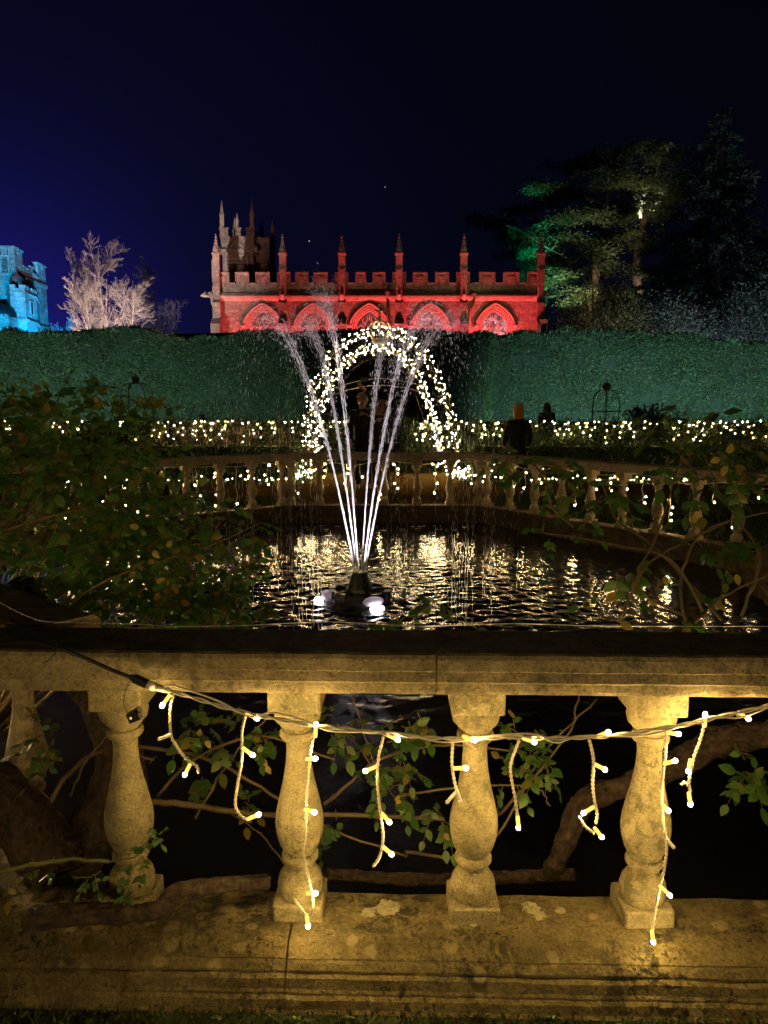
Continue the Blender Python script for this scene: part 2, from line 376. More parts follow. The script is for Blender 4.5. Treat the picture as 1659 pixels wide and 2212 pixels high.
# ------------------------------------------------------------------ tall clipped hedge
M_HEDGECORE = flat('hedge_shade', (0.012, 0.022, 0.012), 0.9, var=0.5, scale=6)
M_YEW = leafmat('yew_leaf', [(0, (0.035, 0.06, 0.028)), (0.5, (0.065, 0.105, 0.05)), (1, (0.11, 0.15, 0.07))], 0.55, 0.12)
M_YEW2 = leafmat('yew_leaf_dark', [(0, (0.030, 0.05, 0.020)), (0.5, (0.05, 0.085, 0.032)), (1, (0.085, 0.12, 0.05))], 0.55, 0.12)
def hedge_mass(name, label, poly, top, count, leaf, mat, bulge=0.12, parts=None, shoots=0, topvar=0.2):
    """closed run of hedge over the outline poly (front edge first ... closed), top(x) its height"""
    t = thing(name, label, 'hedge', (poly[0][0], poly[0][1], 0))
    mb = MB(); m = len(poly); per = []
    for k in range(m):
        a, b = Vector(poly[k]), Vector(poly[(k+1) % m]); st = max(1, int((b-a).length/0.45))
        for q in range(st): per.append(a.lerp(b, q/st))
    rows = 9; vs = []
    cx = sum(p.x for p in per)/len(per); cy = sum(p.y for p in per)/len(per)
    for r in range(rows+1):
        f = r/rows
        for p in per:
            h = top(p.x, p.y)
            sh = 1.0 - 0.02*max(0, f-0.85)/0.15
            w = noise.noise(Vector((p.x*0.9, p.y*0.9, f*h*0.9)))*bulge + noise.noise(Vector((p.x*0.33+5, p.y, f*h*0.45)))*bulge*1.3
            d = Vector((p.x-cx, (p.y-cy)*3)).normalized()
            vs.append((cx+(p.x-cx)*sh + d.x*w, cy+(p.y-cy)*sh + d.y*w, f*h))
    N = len(per)
    fs = [(r*N+k, r*N+(k+1) % N, (r+1)*N+(k+1) % N, (r+1)*N+k) for r in range(rows) for k in range(N)]
    fs.append(tuple(range(rows*N, rows*N+N)))
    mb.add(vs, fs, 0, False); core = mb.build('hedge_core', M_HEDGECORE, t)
    # leaf sprays over the sides and top
    V = np.array(vs); F4 = np.array(fs[:-1]); ctr = V[F4].mean(1)
    e1 = V[F4[:, 1]]-V[F4[:, 0]]; e2 = V[F4[:, 3]]-V[F4[:, 0]]; nr = np.cross(e1, e2); ar = np.linalg.norm(nr, axis=1); nr = unit(nr)
    if (nr[:, :2]*(ctr[:, :2]-np.array([cx, cy]))).sum() < 0: nr = -nr
    wgt = ar*np.clip(0.15 + (nr[:, 1] < 0.5)*1.0, 0, 1); pick = R.choice(len(F4), count, p=wgt/wgt.sum())
    u, v = R.rand(count, 1), R.rand(count, 1)
    p0 = V[F4[pick, 0]]; pts = p0 + e1[pick]*u + e2[pick]*v; nn = nr[pick]
    g = np.array([noise.noise(Vector((q[0]*1.3, q[1]*1.3, q[2]*1.7))) for q in pts])[:, None]
    pts = pts + nn*(R.rand(count, 1)*0.10 + g*0.14)
    g2 = np.array([noise.noise(Vector((q[0]*3.1, q[1]*3.1, q[2]*4.2))) for q in pts[::1]]); keep = R.rand(count) < np.clip(1.15+g2*1.6, .12, 1); pts = pts[keep]; nn = nn[keep]; count = len(pts)
    ax = nn*0.55 + rnd_dir(count)*0.75 + np.array([0, 0, 0.12])
    L = leaf*R.uniform(0.6, 1.4, count)
    # top
    nt = shoots
    k = R.choice(N, nt); xx = np.array([per[q].x for q in k]) + R.normal(0, .2, nt); yy = np.array([poly[0][1]]*nt) + np.abs(R.normal(0, 0.5, nt))
    zz = np.array([top(a, b) for a, b in zip(xx, yy)]) + R.uniform(-0.25, 0.05, nt)
    axt = rnd_dir(nt)*0.5; axt[:, 2] = np.abs(axt[:, 2]) + 0.6
    pts = np.concatenate([pts, np.stack([xx, yy, zz], 1)]); ax = np.concatenate([ax, axt]); L = np.concatenate([L, leaf*1.5*R.uniform(0.7, 1.5, nt)])
    fo = cloud_obj('foliage', pts, ax, rnd_dir(len(pts)), L, L*0.34, mat, t); fo['kind'] = 'stuff'
    return t
HY = 32.0
def htop(x, y=0):
    z0 = 4.75 + 0.16*noise.noise(Vector((x*0.35, 3, 0))) + 0.22*noise.noise(Vector((x*1.1, 7, 0)))
    z0 += 0.20*math.exp(-((x+11.6)/2.2)**2) - 0.25*math.exp(-((x+8.4)/1.3)**2) + 0.1*math.exp(-((x-8.3)/1.5)**2) - 0.12*max(0, x-11)*0.6
    return z0
hedge_mass('tall_hedge', 'tall clipped hedge lit blue green below the turquoise tower', [(-19.5, HY), (-4.0, HY), (-4.0, HY+2.2), (-19.5, HY+2.2)], htop, 100000, 0.095, M_YEW, bulge=0.28, shoots=9000)
hedge_mass('tall_hedge', 'tall clipped hedge lit blue green below the dark conifers', [(4.35, HY), (19.5, HY), (19.5, HY+2.2), (4.35, HY+2.2)], htop, 100000, 0.095, M_YEW, bulge=0.28, shoots=9000)
def ctop(x, y=0):
    return 4.62 + 0.1*noise.noise(Vector((x*0.9, 11, 0))) - 0.018*(abs(x-0.2))**2.2*0.6
hedge_mass('tall_hedge', 'dark unlit round ended hedge block standing behind the lit arch',
           [(-3.55, 29.6), (-3.0, 29.0), (3.3, 29.0), (3.9, 29.4), (4.2, 30.2), (4.25, 31.9), (-3.85, 31.9), (-3.8, 30.4)], ctop, 60000, 0.095, M_YEW2, bulge=0.2, shoots=5000)

# low box hedges
M_BOX = leafmat('box_leaf', [(0, (0.028, 0.055, 0.010)), (0.5, (0.05, 0.10, 0.018)), (1, (0.10, 0.15, 0.03))], 0.4, 0.2)
def low(h): return lambda x, y=0: h + 0.03*noise.noise(Vector((x*2.2, y, 0)))
def lhedge(label, poly, h, count, leaf=0.075, shoots=900):
    return hedge_mass('low_hedge', label, poly, low(h), count, leaf, M_BOX, bulge=0.04, shoots=shoots)
lhedge('low box hedge strung with lights below the turquoise tower', [(-12, 18.5), (-0.95, 18.5), (-0.95, 19.5), (-12, 19.5)], 1.27, 26000)
lhedge('low box hedge strung with lights below the conifers', [(0.55, 18.5), (12.5, 18.5), (12.5, 19.5), (0.55, 19.5)], 1.27, 26000)
lhedge('lowest box hedge in front of the lit one beside the bare brown shrubs', [(-11, 16.4), (-2.0, 16.4), (-2.0, 17.2), (-11, 17.2)], 0.76, 15000)
lhedge('lowest box hedge in front of the lit one below the wire plant support', [(2.0, 16.4), (12, 16.4), (12, 17.2), (2.0, 17.2)], 0.76, 17000, shoots=1500)

# ------------------------------------------------------------------ church
def arch_line(w, h, n=10):
    Rr = (w*w + h*h)/(2*w); c = Rr - w; a1 = math.acos(max(-1, min(1, -c/Rr))); left = []
    for k in range(n+1):
        a = pi + (a1 - pi)*k/n; xx = c + Rr*math.cos(a); left.append((xx, .52*Rr*math.sin(a) + .48*h*(xx+w)/w*(1+.35*(1-(xx+w)/w))))
    return left + [(-x, z) for x, z in left[-2::-1]]
CY = 50.0
def czz(py, Y=CY): return P(829.5, py, Y).z
def cxx(px, Y=CY, py=640): return P(px, py, Y).x
M_ROOF = flat('lead_roof', (0.05, 0.05, 0.055), 0.6)
def leaded(name, col, st):
    m, n, l, b = new_mat(name); g = n.new('ShaderNodeNewGeometry'); v = n.new('ShaderNodeTexVoronoi'); v.inputs['Scale'].default_value = 5.5; l.new(g.outputs['Position'], v.inputs['Vector'])
    s = n.new('ShaderNodeSeparateColor'); l.new(v.outputs['Color'], s.inputs[0]); r = ramp(n, [(.25, [c*.12 for c in col]), (.6, [c*.55 for c in col]), (.85, col)]); l.new(s.outputs[0], r.inputs[0])
    b.inputs['Base Color'].default_value = (.05, .03, .03, 1); b.inputs['Roughness'].default_value = .25; l.new(r.outputs[0], b.inputs['Emission Color']); b.inputs['Emission Strength'].default_value = st; return m
M_PANE = leaded('stained_glass_dim', (1.0, 0.40, 0.36), 0.22)
M_PANEB = leaded('stained_glass_lit', (1.0, 0.56, 0.62), 0.75)
church = thing('church', 'long battlemented stone church floodlit red with pinnacles and pointed windows', 'church', (0, CY, 0))
bt = [469.5, 612, 739, 862, 1001, 1167]
wc = [568, 677, 798, 929.6, 1070]
WS, WH, ZS = 1.2, 1.30, czz(702)
zc0, zc1 = czz(650), czz(637)
mb = MB()
xs = [cxx(b) for b in bt]
for k in range(5):
    x0, x1, xc = xs[k] - (0.22 if k == 0 else 0), xs[k+1] + (0.22 if k == 4 else 0), cxx(wc[k], py=690)
    al = [(xc+a, ZS+h) for a, h in arch_line(WS, WH)]
    poly = [(x0, 0), (x0, zc1), (x1, zc1), (x1, 0), (xc+WS, 0)] + al[::-1] + [(xc-WS, 0)]
    mb.prism(poly, (0, CY, 0), (1, 0, 0), (0, 0, 1), (0, 0.35, 0))
xl, xr = xs[0]-0.22, xs[-1]+0.22
mb.bx(xl+0.002, xl+0.4, CY+0.352, CY+9, 0, zc1); mb.bx(xr-0.4, xr-0.002, CY+0.352, CY+9, 0, zc1); mb.bx(xl+0.01, xr-0.01, CY+9.002, CY+9.4, 0, zc1)
mb.build('wall', M_WALL, church)
mb = MB(); mb.bx(xl+0.3, xr-0.3, CY+0.45, CY+9.2, zc1-0.3, zc1-0.05); mb.build('roof', M_ROOF, church)
mb = MB()
cprof = [(0.0, zc0-0.02), (-0.10, zc0+0.06), (-0.12, zc0+0.14), (-0.20, zc0+0.17), (-0.22, zc0+0.30), (-0.06, zc1+0.13), (0.0, zc1+0.13)]
mb.prism(cprof, (xl-0.12, CY-0.002, 0), (0, 1, 0), (0, 0, 1), (xr-xl+0.24, 0, 0)); mb.build('cornice', M_TRIM, church)
# parapet
zp, zm = czz(610), czz(586)
mb = MB(); mb.bx(xl, xr, CY+0.04, CY+0.34, zc1+0.002, zp-0.09); mb.bx(xl, xl+0.3, CY+0.342, CY+9.3, zc1+0.002, zp-0.09); mb.bx(xr-0.3, xr, CY+0.342, CY+9.3, zc1+0.002, zp-0.09)
mb.build('parapet', M_WALL, church)
mer = [(465, 495), (508, 538), (552, 583), (599, 627), (638, 666), (677, 708), (723, 752), (768, 791), (805, 833), (847, 877), (892, 924), (940, 970), (986, 1015), (1035, 1070), (1087, 1122), (1139, 1171)]
last = None
for a, b in mer:
    x0, x1 = cxx(a, py=597), cxx(b, py=597)
    mb = MB(); mb.bx(x0+0.06, x1-0.06, CY+0.03, CY+0.33, zp-0.088, zm-0.13)
    mb.bx(x0+0.26, x1-0.26, CY-0.02, CY+0.028, zp-0.3, zm-0.34)              # raised panel
    q = [(CY-0.06, zm-0.13), (CY-0.06, zm-0.06), (CY+0.10, zm), (CY+0.30, zm), (CY+0.42, zm-0.06), (CY+0.42, zm-0.13)]
    mb.prism(q, (x0, 0, 0), (0, 1, 0), (0, 0, 1), (x1-x0, 0, 0))
    mb.bx(x0, x0+0.058, CY-0.05, CY+0.36, zp-0.0, zm-0.132); mb.bx(x1-0.058, x1, CY-0.05, CY+0.36, zp-0.0, zm-0.132)
    mb.build('merlon', M_WALL, church)
    if last is not None:
        mb = MB(); q = [(CY-0.06, zp-0.088), (CY-0.06, zp-0.03), (CY+0.10, zp+0.02), (CY+0.30, zp+0.02), (CY+0.42, zp-0.03), (CY+0.42, zp-0.088)]
        mb.prism(q, (last+0.003, 0, 0), (0, 1, 0), (0, 0, 1), (x0-last-0.006, 0, 0)); mb.build('coping', M_TRIM, church)
    last = x1
def pinnacle(mb, x, y, z0, z1, z2, w, seed=0):
    mb.bx(x-w, x+w, y-w, y+w, z0, z1); mb.bx(x-w*1.22, x+w*1.22, y-w*1.22, y+w*1.22, z1+0.002, z1+0.10)
    mb.bx(x-w*1.12, x+w*1.12, y-w*1.12, y+w*1.12, z0-0.0, z0+0.12)
    for sx, sy in ((0, -1), (0, 1), (1, 0), (-1, 0)):                        # little gables
        o = Vector((x+sx*w*0.95, y+sy*w*0.95, z1+0.10)); u = Vector((sy, sx, 0))
        mb.prism([(-w, 0), (w, 0), (0, w*1.7)], o, u, (0, 0, 1), (-sx*0.12, -sy*0.12, 0))
    mb.box((x, y, (z1+0.1+z2)/2), (w*1.75, w*1.75, z2-z1-0.1), 0, None, 0.12)
    H = z2-z1-0.1
    for lv in range(4):
        f = 0.22+lv*0.19; q = w*0.9*(1-f*0.9); zz = z1+0.1+H*f
        for a in range(4):
            t = pi/4+a*pi/2; mb.ball((x+math.cos(t)*q*1.35, y+math.sin(t)*q*1.35, zz), (w*0.26, w*0.26, w*0.22), 5, 3)
    mb.ball((x, y, z2), (w*0.42, w*0.42, w*0.34), 6, 4); mb.box((x, y, z2+w*0.6), (w*0.2, w*0.2, w*0.9))
for k, b in enumerate(bt):
    x = cxx(b, py=620); e = 0.05 if k in (0, 5) else 0
    mb = MB()
    mb.bx(x-0.30, x+0.30, CY-1.0, CY-0.003, 0, czz(703)); mb.prism([(CY-1.0, czz(703)), (CY-0.55, czz(690)), (CY-0.003, czz(690)), (CY-0.003, czz(703))], (x-0.30, 0, 0), (0, 1, 0), (0, 0, 1), (0.6, 0, 0))
    mb.bx(x-0.25, x+0.25, CY-0.52, CY-0.003, czz(690)+0.002, czz(656)); mb.prism([(CY-0.52, czz(656)), (CY-0.30, czz(648)), (CY-0.24, czz(648)), (CY-0.24, czz(656))], (x-0.25, 0, 0), (0, 1, 0), (0, 0, 1), (0.5, 0, 0))
    mb.bx(x-0.21, x+0.21, CY-0.30, CY+0.02, czz(652), czz(583))
    bo = mb.build('buttress', M_WALL, church)
    mb = MB(); pinnacle(mb, x, CY-0.02, czz(583)+0.003, czz(551), czz(513), 0.215); mb.build('pinnacle', M_TRIM, bo)
    if k in (1, 2, 3, 4):                                                    # carved boss on the cornice
        mb = MB(); mb.ball((x, CY-0.42, czz(643)), (0.24, 0.16, 0.26), 8, 6); mb.ball((x, CY-0.58, czz(640)), (0.12, 0.12, 0.12), 6, 5); mb.box((x-0.14, CY-0.5, czz(636)), (0.08, 0.08, 0.14)); mb.box((x+0.14, CY-0.5, czz(636)), (0.08, 0.08, 0.14)); mb.build('boss', M_TRIM, bo)
for k in range(5):
    xc = cxx(wc[k], py=690)
    mb = MB(); steps = [(WS, -0.0), (WS-0.13, 0.10), (WS-0.26, 0.20), (WS-0.38, 0.32)]
    for q in range(3):
        w0, d0 = steps[q]; w1, d1 = steps[q+1]
        A = [(-w0, -ZS)] + arch_line(w0, WH*w0/WS) + [(w0, -ZS)]; B = [(-w1, -ZS)] + arch_line(w1, WH*w1/WS) + [(w1, -ZS)]
        y = CY + d0 + 0.03; y2 = CY + d1 + 0.03; m = len(A)
        va = [(xc+a, y, ZS+h) for a, h in A]; vb = [(xc+a, y, ZS+h) for a, h in B]; vc = [(xc+a, y2, ZS+h) for a, h in B]
        mb.add(va+vb+vc, [(i, i+1, m+i+1, m+i) for i in range(m-1)] + [(m+i, m+i+1, 2*m+i+1, 2*m+i) for i in range(m-1)])
        mb.tube([(xc+a, y-0.01, ZS+h) for a, h in [(-w0+0.06, -ZS)] + arch_line(w0-0.06, WH*(w0-0.06)/WS) + [(w0-0.06, -ZS)]], 0.045, 6)
    wi = mb.build('window', M_TRIM, church)
    mb = MB(); hood = arch_line(WS+0.09, (WH)*(WS+0.09)/WS)
    mb.tube([(xc+a, CY-0.07, ZS+h) for a, h in hood], 0.085, 6); mb.ball((xc-WS-0.10, CY-0.1, ZS-0.06), 0.15, 7, 5); mb.ball((xc+WS+0.10, CY-0.1, ZS-0.06), 0.15, 7, 5)
    mb.build('hood_mould', M_TRIM, wi)
    mb = MB(); wi_w = WS-0.38; yt = CY+0.40; ih = WH*wi_w/WS
    for mx in (-wi_w*0.36, wi_w*0.36):
        top = ih*0.62; mb.tube([(xc+mx, yt, 0.5), (xc+mx, yt, ZS-0.15)], 0.05, 4, smooth=False)
        s_ = 1 if mx > 0 else -1
        mb.tube(spline([(xc+mx, yt, ZS-0.15), (xc+mx, yt, ZS+0.1), (xc+mx-s_*0.16, yt, ZS+0.42), (xc+mx-s_*0.13, yt, ZS+0.62)], 4), 0.045, 4)
        mb.tube(spline([(xc+mx, yt, ZS-0.15), (xc+mx, yt, ZS+0.1), (xc+mx+s_*0.16, yt, ZS+0.30), (xc+mx+s_*0.10, yt, ZS+0.52)], 4), 0.045, 4)
    mb.tube([(xc, yt, ZS+0.36), (xc, yt, ZS+ih)], 0.045, 4)
    for lc in (-wi_w*0.68, 0, wi_w*0.68):
        lw = wi_w*0.30; al = arch_line(lw, lw*1.25, 5)
        mb.tube([(xc+lc+a, yt, ZS-0.28+h) for a, h in al], 0.05, 4)
    mb.build('tracery', M_TRIM, wi)
    aw = arch_line(wi_w+0.05, ih+0.05, 16); W3 = wi_w+0.05
    def ah(x): return float(np.interp(x, [q[0] for q in aw], [q[1] for q in aw]))
    for p0, p1 in ((-W3, -wi_w*.36), (-wi_w*.36, wi_w*.36), (wi_w*.36, W3)):
        mb = MB(); gx = np.linspace(p0+.001, p1-.001, 7); mb.prism([(xc+gx[0], .4), (xc+gx[-1], .4)]+[(xc+x, ZS+ah(x)) for x in gx[::-1]], (0, CY+0.50, 0), (1, 0, 0), (0, 0, 1), (0, 0.03, 0))
        mb.build('pane', M_PANEB if k in (3, 4) else M_PANE, wi)
def gargoyle(x, s):
    mb = MB(); z = czz(644); y = CY-0.1
    mb.tube(spline([(x-s*0.10, y, z-0.62), (x+s*0.02, y, z-0.35), (x+s*0.10, y-0.03, z-0.06), (x+s*0.32, y-0.05, z+0.10), (x+s*0.62, y-0.06, z+0.16)], 5), [0.12+0.05*math.sin(i*0.35) for i in range(21)], 8)
    mb.ball((x+s*0.62, y-0.06, z+0.18), (0.17, 0.13, 0.14), 8, 6); mb.ball((x+s*0.76, y-0.06, z+0.13), (0.10, 0.08, 0.07), 6, 5)
    mb.ball((x+s*0.22, y+0.02, z+0.22), (0.22, 0.10, 0.20), 8, 6)
    mb.tube([(x+s*0.55, y-0.12, z+0.27), (x+s*0.50, y-0.14, z+0.40)], [0.05, 0.01], 5); mb.tube([(x+s*0.55, y+0.02, z+0.27), (x+s*0.50, y+0.04, z+0.40)], [0.05, 0.01], 5)
    mb.build('gargoyle', M_TRIM, church)
gargoyle(xl, -1); gargoyle(xr, 1)
M_LEAD = flat('lead_pipe', (0.20, 0.15, 0.13), 0.6)
def downpipe(pts, hop):
    mb = MB(); mb.tube([(cxx(a, py=b), CY-0.12, czz(b)) for a, b in pts], 0.075, 8, smooth=True)
    a, b = hop; x, z = cxx(a, py=b), czz(b); mb.box((x, CY-0.15, z), (0.30, 0.24, 0.28), 0, Matrix.Rotation(pi, 3, 'X'), 0.7); mb.build('downpipe', M_LEAD, church)
downpipe([(837, 634), (837, 690), (837, 720)], (837, 636)); downpipe([(1024, 632), (1024, 660), (1014, 672), (1013, 720)], (1024, 640))
mb = MB(); xp = xr-0.15; mb.bx(xp-0.15, xp+0.17, CY-1.0, CY-0.55, 0, czz(701)); mb.box((xp+0.01, CY-0.78, czz(697)), (0.5, 0.5, 0.18)); mb.box((xp, CY-0.78, czz(690)), (0.34, 0.34, 0.30), 0, None, 0.1)
mb.build('buttress', flat('pale_limestone', (0.62, 0.55, 0.40), 0.9), church)
# bell tower at the far end
TY = 54.0
def tz(py): return P(829.5, py, TY).z
tx0, tx1 = cxx(477, TY, 560), cxx(551, TY, 560); TD = 4.4
mb = MB(); mb.bx(tx0+0.12, tx1-0.12, TY, TY+TD, 0, tz(541)); mb.bx(tx0+0.04, tx1-0.04, TY-0.06, TY+TD+0.06, tz(541)+0.002, tz(512))
tw = mb.build('tower', M_WALL, church)
mb = MB(); mb.bx(tx0-0.1, tx1+0.1, TY-0.2, TY+TD+0.2, tz(546), tz(538.5)); mb.ball((tx1+0.1, TY-0.2, tz(540)), (0.2, 0.2, 0.25), 7, 5); mb.ball((tx0-0.1, TY-0.2, tz(540)), (0.2, 0.2, 0.25), 7, 5); mb.build('string_course', M_TRIM, tw)
mb = MB()
wz0, wz1 = tz(510.5), tz(492); txm = (tx0+tx1)/2
for yy in (TY-0.08, TY+TD-0.28):
    for a, b in ((tx0, tx0+0.58), (txm-0.25, txm+0.25), (tx1-0.58, tx1)):
        mb.bx(a, b, yy, yy+0.36, wz0, wz1-0.1); mb.bx(a-0.05, b+0.05, yy-0.06, yy+0.42, wz1-0.098, wz1)
for xx in (tx0, tx1-0.36):
    for a in (TY+1.1, TY+2.5): mb.bx(xx, xx+0.36, a, a+0.7, wz0, wz1)
mb.bx(tx0-0.04, tx1+0.04, TY-0.12, TY+TD+0.12, tz(512)+0.002, tz(510.5)-0.002)
mb.build('battlement', M_WALL, tw)
for x, y, t1, t2, w in ((tx0+0.16, TY+0.1, 466, 435, 0.14), (tx1-0.16, TY+0.1, 466, 434, 0.14), (txm, TY+0.1, 478, 462, 0.10), (tx0+0.2, TY+TD-0.1, 468, 440, 0.13), (tx1-0.2, TY+TD-0.1, 468, 440, 0.13)):
    mb = MB(); pinnacle(mb, x, y, wz1+0.003, tz(t1), tz(t2), w); mb.build('pinnacle', M_TRIM, tw)
xw = cxx(512, TY, 570); zb = tz(584)
mb = MB(); al = arch_line(0.75, 1.1, 7); A = [(-0.75, -2.2)] + al + [(0.75, -2.2)]
mb.tube([(xw+a, TY-0.03, zb+0.9+h) for a, h in A], 0.10, 6); mb.tube([(xw, TY-0.03, zb-1.2), (xw, TY-0.03, zb+1.1), (xw-0.3, TY-0.03, zb+1.7)], 0.06, 5); mb.tube([(xw, TY-0.03, zb+1.1), (xw+0.3, TY-0.03, zb+1.7)], 0.06, 5)
for s_ in (-0.38, 0.38): mb.tube([(xw+s_+a, TY-0.03, zb+0.75+h) for a, h in arch_line(0.36, 0.5, 5)], 0.05, 5)
for lv in range(9):
    for s_ in (-0.37, 0.37): mb.box((xw+s_, TY-0.01, zb-0.9+lv*0.24), (0.6, 0.05, 0.09), 0, Matrix.Rotation(0.6, 3, 'X'))
wo = mb.build('window', M_TRIM, tw)
mb = MB(); mb.bx(tx1-0.1, tx1+0.9, TY+1.0, TY+TD-0.6, 0, tz(505)); mb.build('stair_turret', M_WALL, tw)
mb = MB(); pinnacle(mb, tx1+0.75, TY+TD-0.8, tz(505)+0.002, tz(480), tz(452), 0.16); mb.build('pinnacle', M_TRIM, tw)
# buttress set at the tower foot
mb = MB(); x = cxx(469, 52, 570); mb.bx(x-0.2, x+0.24, 51.2, 52.0, 0, P(829.5, 566, 52).z); bo = mb.build('buttress', M_TRIM, church)
mb = MB(); pinnacle(mb, x+0.02, 51.6, P(829.5, 566, 52).z+0.002, P(829.5, 552, 52).z, P(829.5, 521, 52).z, 0.14); mb.build('pinnacle', M_TRIM, bo)

# ------------------------------------------------------------------ castle tower
castle = thing('castle_tower', 'battlemented castle tower floodlit turquoise at the end of the hedge', 'tower', (P(37, 600, 58).x, 58, 0))
def kx(px, Y): return P(px, 640, Y).x
def kz(py, Y): return P(829.5, py, Y).z
A0 = Vector((kx(37, 58), 58)); B0 = Vector((kx(101, 63.5), 63.5)); L0 = Vector((A0.x-9, 57.2))
def slab(mb, a, b, z0, z1, th=0.5, off=0.0):
    d = (b-a).normalized(); nrm = Vector((d.y, -d.x)); o = nrm*off
    vs = [(*(a+o), z0), (*(b+o), z0), (*(b+o-nrm*th), z0), (*(a+o-nrm*th), z0)]; vs += [(x, y, z1) for x, y, _ in vs]
    mb.add(vs, [(0,3,2,1),(4,5,6,7),(0,1,5,4),(1,2,6,5),(2,3,7,6),(3,0,4,7)])
zc_s = kz(594, 58); mb = MB(); B2 = B0 + Vector((-14, 6)); 
d = (A0-B0)
slab(mb, L0, A0, 0, zc_s, 0.6); slab(mb, A0, B0, 0, zc_s, 0.6); slab(mb, B0, B2, 0, zc_s, 0.6)
cw = mb.build('wall', M_CASTLE, castle)
mb = MB(); mb.add([(*L0, zc_s-0.2), (*A0, zc_s-0.2), (*B0, zc_s-0.2), (*B2, zc_s-0.2)], [(0, 1, 2, 3)]); mb.build('roof', M_ROOF, castle)
for a_, b__, z0_, z1_, th_, of_ in ((L0, A0, zc_s-0.15, zc_s+0.1, 0.8, 0.14), (A0, B0, zc_s-0.152, zc_s+0.098, 0.8, 0.14), (L0, A0, kz(694, 58), kz(690, 58), 0.5, 0.12), (A0, B0, kz(694, 58)+.002, kz(690, 58)-.002, 0.5, 0.12)):
    mb = MB(); slab(mb, a_, b__, z0_, z1_, th_, of_); mb.build('string_course', M_CASTLE, castle)
def along(a, b, t): return a.lerp(b, t)
def merl(a, b, t0, t1, zt, steps=1):
    mb = MB(); p, q = along(a, b, t0), along(a, b, t1); slab(mb, p, q, zc_s+0.102, zt-0.14, 0.45); e = (q-p).normalized()*0.08
    slab(mb, p-e, q+e, zt-0.138, zt, 0.6, 0.08); mb.build('merlon', M_CASTLE, castle)
zt = kz(531.5, 58)
tl = lambda px: (kx(px, 58)-L0.x)/(A0.x-L0.x)
merl(L0, A0, tl(9), tl(22), zt-0.0); merl(L0, A0, tl(24), 1.0, zt); merl(L0, A0, tl(9.2), 0.998, zt-0.65)
merl(L0, A0, 0.0, tl(9), kz(555, 58))
rz = lambda f: zc_s + (zt-zc_s)*f
for t0, t1, f in ((0.0, 0.11, 1.0), (0.15, 0.25, 0.97), (0.11, 0.15, 0.86), (0.25, 0.35, 0.46), (0.35, 0.40, 0.30), (0.40, 0.46, 0.42), (0.46, 0.57, 0.55), (0.57, 0.66, 0.34), (0.66, 0.73, 0.26), (0.73, 0.86, 0.82), (0.86, 0.89, 0.70), (0.89, 1.0, 0.80)):
    merl(A0, B0, t0+0.002, t1-0.002, rz(f)-0.013*t0-0.007*t1)
# half-octagon oriel turret at the corner
ob = [Vector((kx(15, 57.6), 57.6)), Vector((kx(22, 56.0), 56.0)), Vector((kx(54, 56.2), 56.2)), Vector((kx(78, 58.8), 58.8)), Vector((kx(84, 62.3), 62.3))]
mb = MB(); zo = kz(622, 56)
for a, b in zip(ob, ob[1:]): slab(mb, a, b, 0, zo, 0.4)
ow = mb.build('turret', M_CASTLE, castle)
for a, b in zip(ob, ob[1:]):
    mb = MB(); slab(mb, a, b, kz(631, 56), kz(629, 56), 0.3, 0.08); mb.build('string_course', M_CASTLE, ow); mb = MB(); slab(mb, a, b, kz(692, 56), kz(688, 56), 0.3, 0.10); mb.build('string_course', M_CASTLE, ow)
    for t0, t1 in ((0.04, 0.36), (0.62, 0.96)):
        mb = MB(); slab(mb, along(a, b, t0), along(a, b, t1), zo+0.002, kz(614, 56), 0.4, 0.02); mb.build('merlon', M_CASTLE, ow)
mb = MB(); c0 = (kx(40, 57.8), 57.7); zr = kz(618, 57.7)
mb.lathe([(.50, zr), (.56, zr+0.25), (0.52, zr+0.5), (0.36, zr+0.72), (0.16, zr+0.88), (0.06, zr+1.05), (0.02, zr+1.3)], 10, (c0[0], c0[1], 0))
mb.build('turret_roof', flat('red_copper_roof', (0.40, 0.07, 0.06), 0.7), ow)
mb = MB(); d = (ob[3]-ob[2]).normalized(); nrm = Vector((d.y, -d.x)); p = along(ob[2], ob[3], 0.40)+nrm*0.02; q = along(ob[2], ob[3], 0.62)+nrm*0.02
slab(mb, p, q, kz(672, 56), kz(648, 56), 0.1, 0.02); wn_ = mb.build('window', flat('slit_shadow', (0.01, 0.012, 0.015), 0.5), ow)
mb = MB(); e = (q-p)*0.22
slab(mb, p-e, p, kz(674, 56), kz(646, 56), 0.1, 0.06); slab(mb, q, q+e, kz(674, 56), kz(646, 56), 0.1, 0.06); slab(mb, p, q, kz(646, 56)-0.001, kz(644.5, 56), 0.1, 0.06); mb.build('frame', M_CASTLE, wn_)
# low porch with its own battlement and dark canopy
mb = MB(); pa, pb = Vector((kx(-30, 54.5), 54.5)), Vector((kx(16, 54.5), 54.5)); slab(mb, pa, pb, 0, kz(683, 54.5), 1.2); po = mb.build('porch', M_CASTLE, castle)
for px in (-26, -14, -2, 7):
    mb = MB(); slab(mb, Vector((kx(px, 54.5), 54.5)), Vector((kx(px+5, 54.5), 54.5)), kz(683, 54.5)+0.002, kz(678, 54.5), 0.4); mb.build('merlon', M_CASTLE, po)
mb = MB(); mb.lathe([(0.95, 0), (0.98, 0.25), (0.8, 0.6), (0.35, 0.85), (0.1, 0.95)], 10, (kx(6, 55.8), 55.6, kz(684, 55.2))); mb.build('canopy', flat('dark_canopy', (0.006, 0.008, 0.012), 0.7), po)

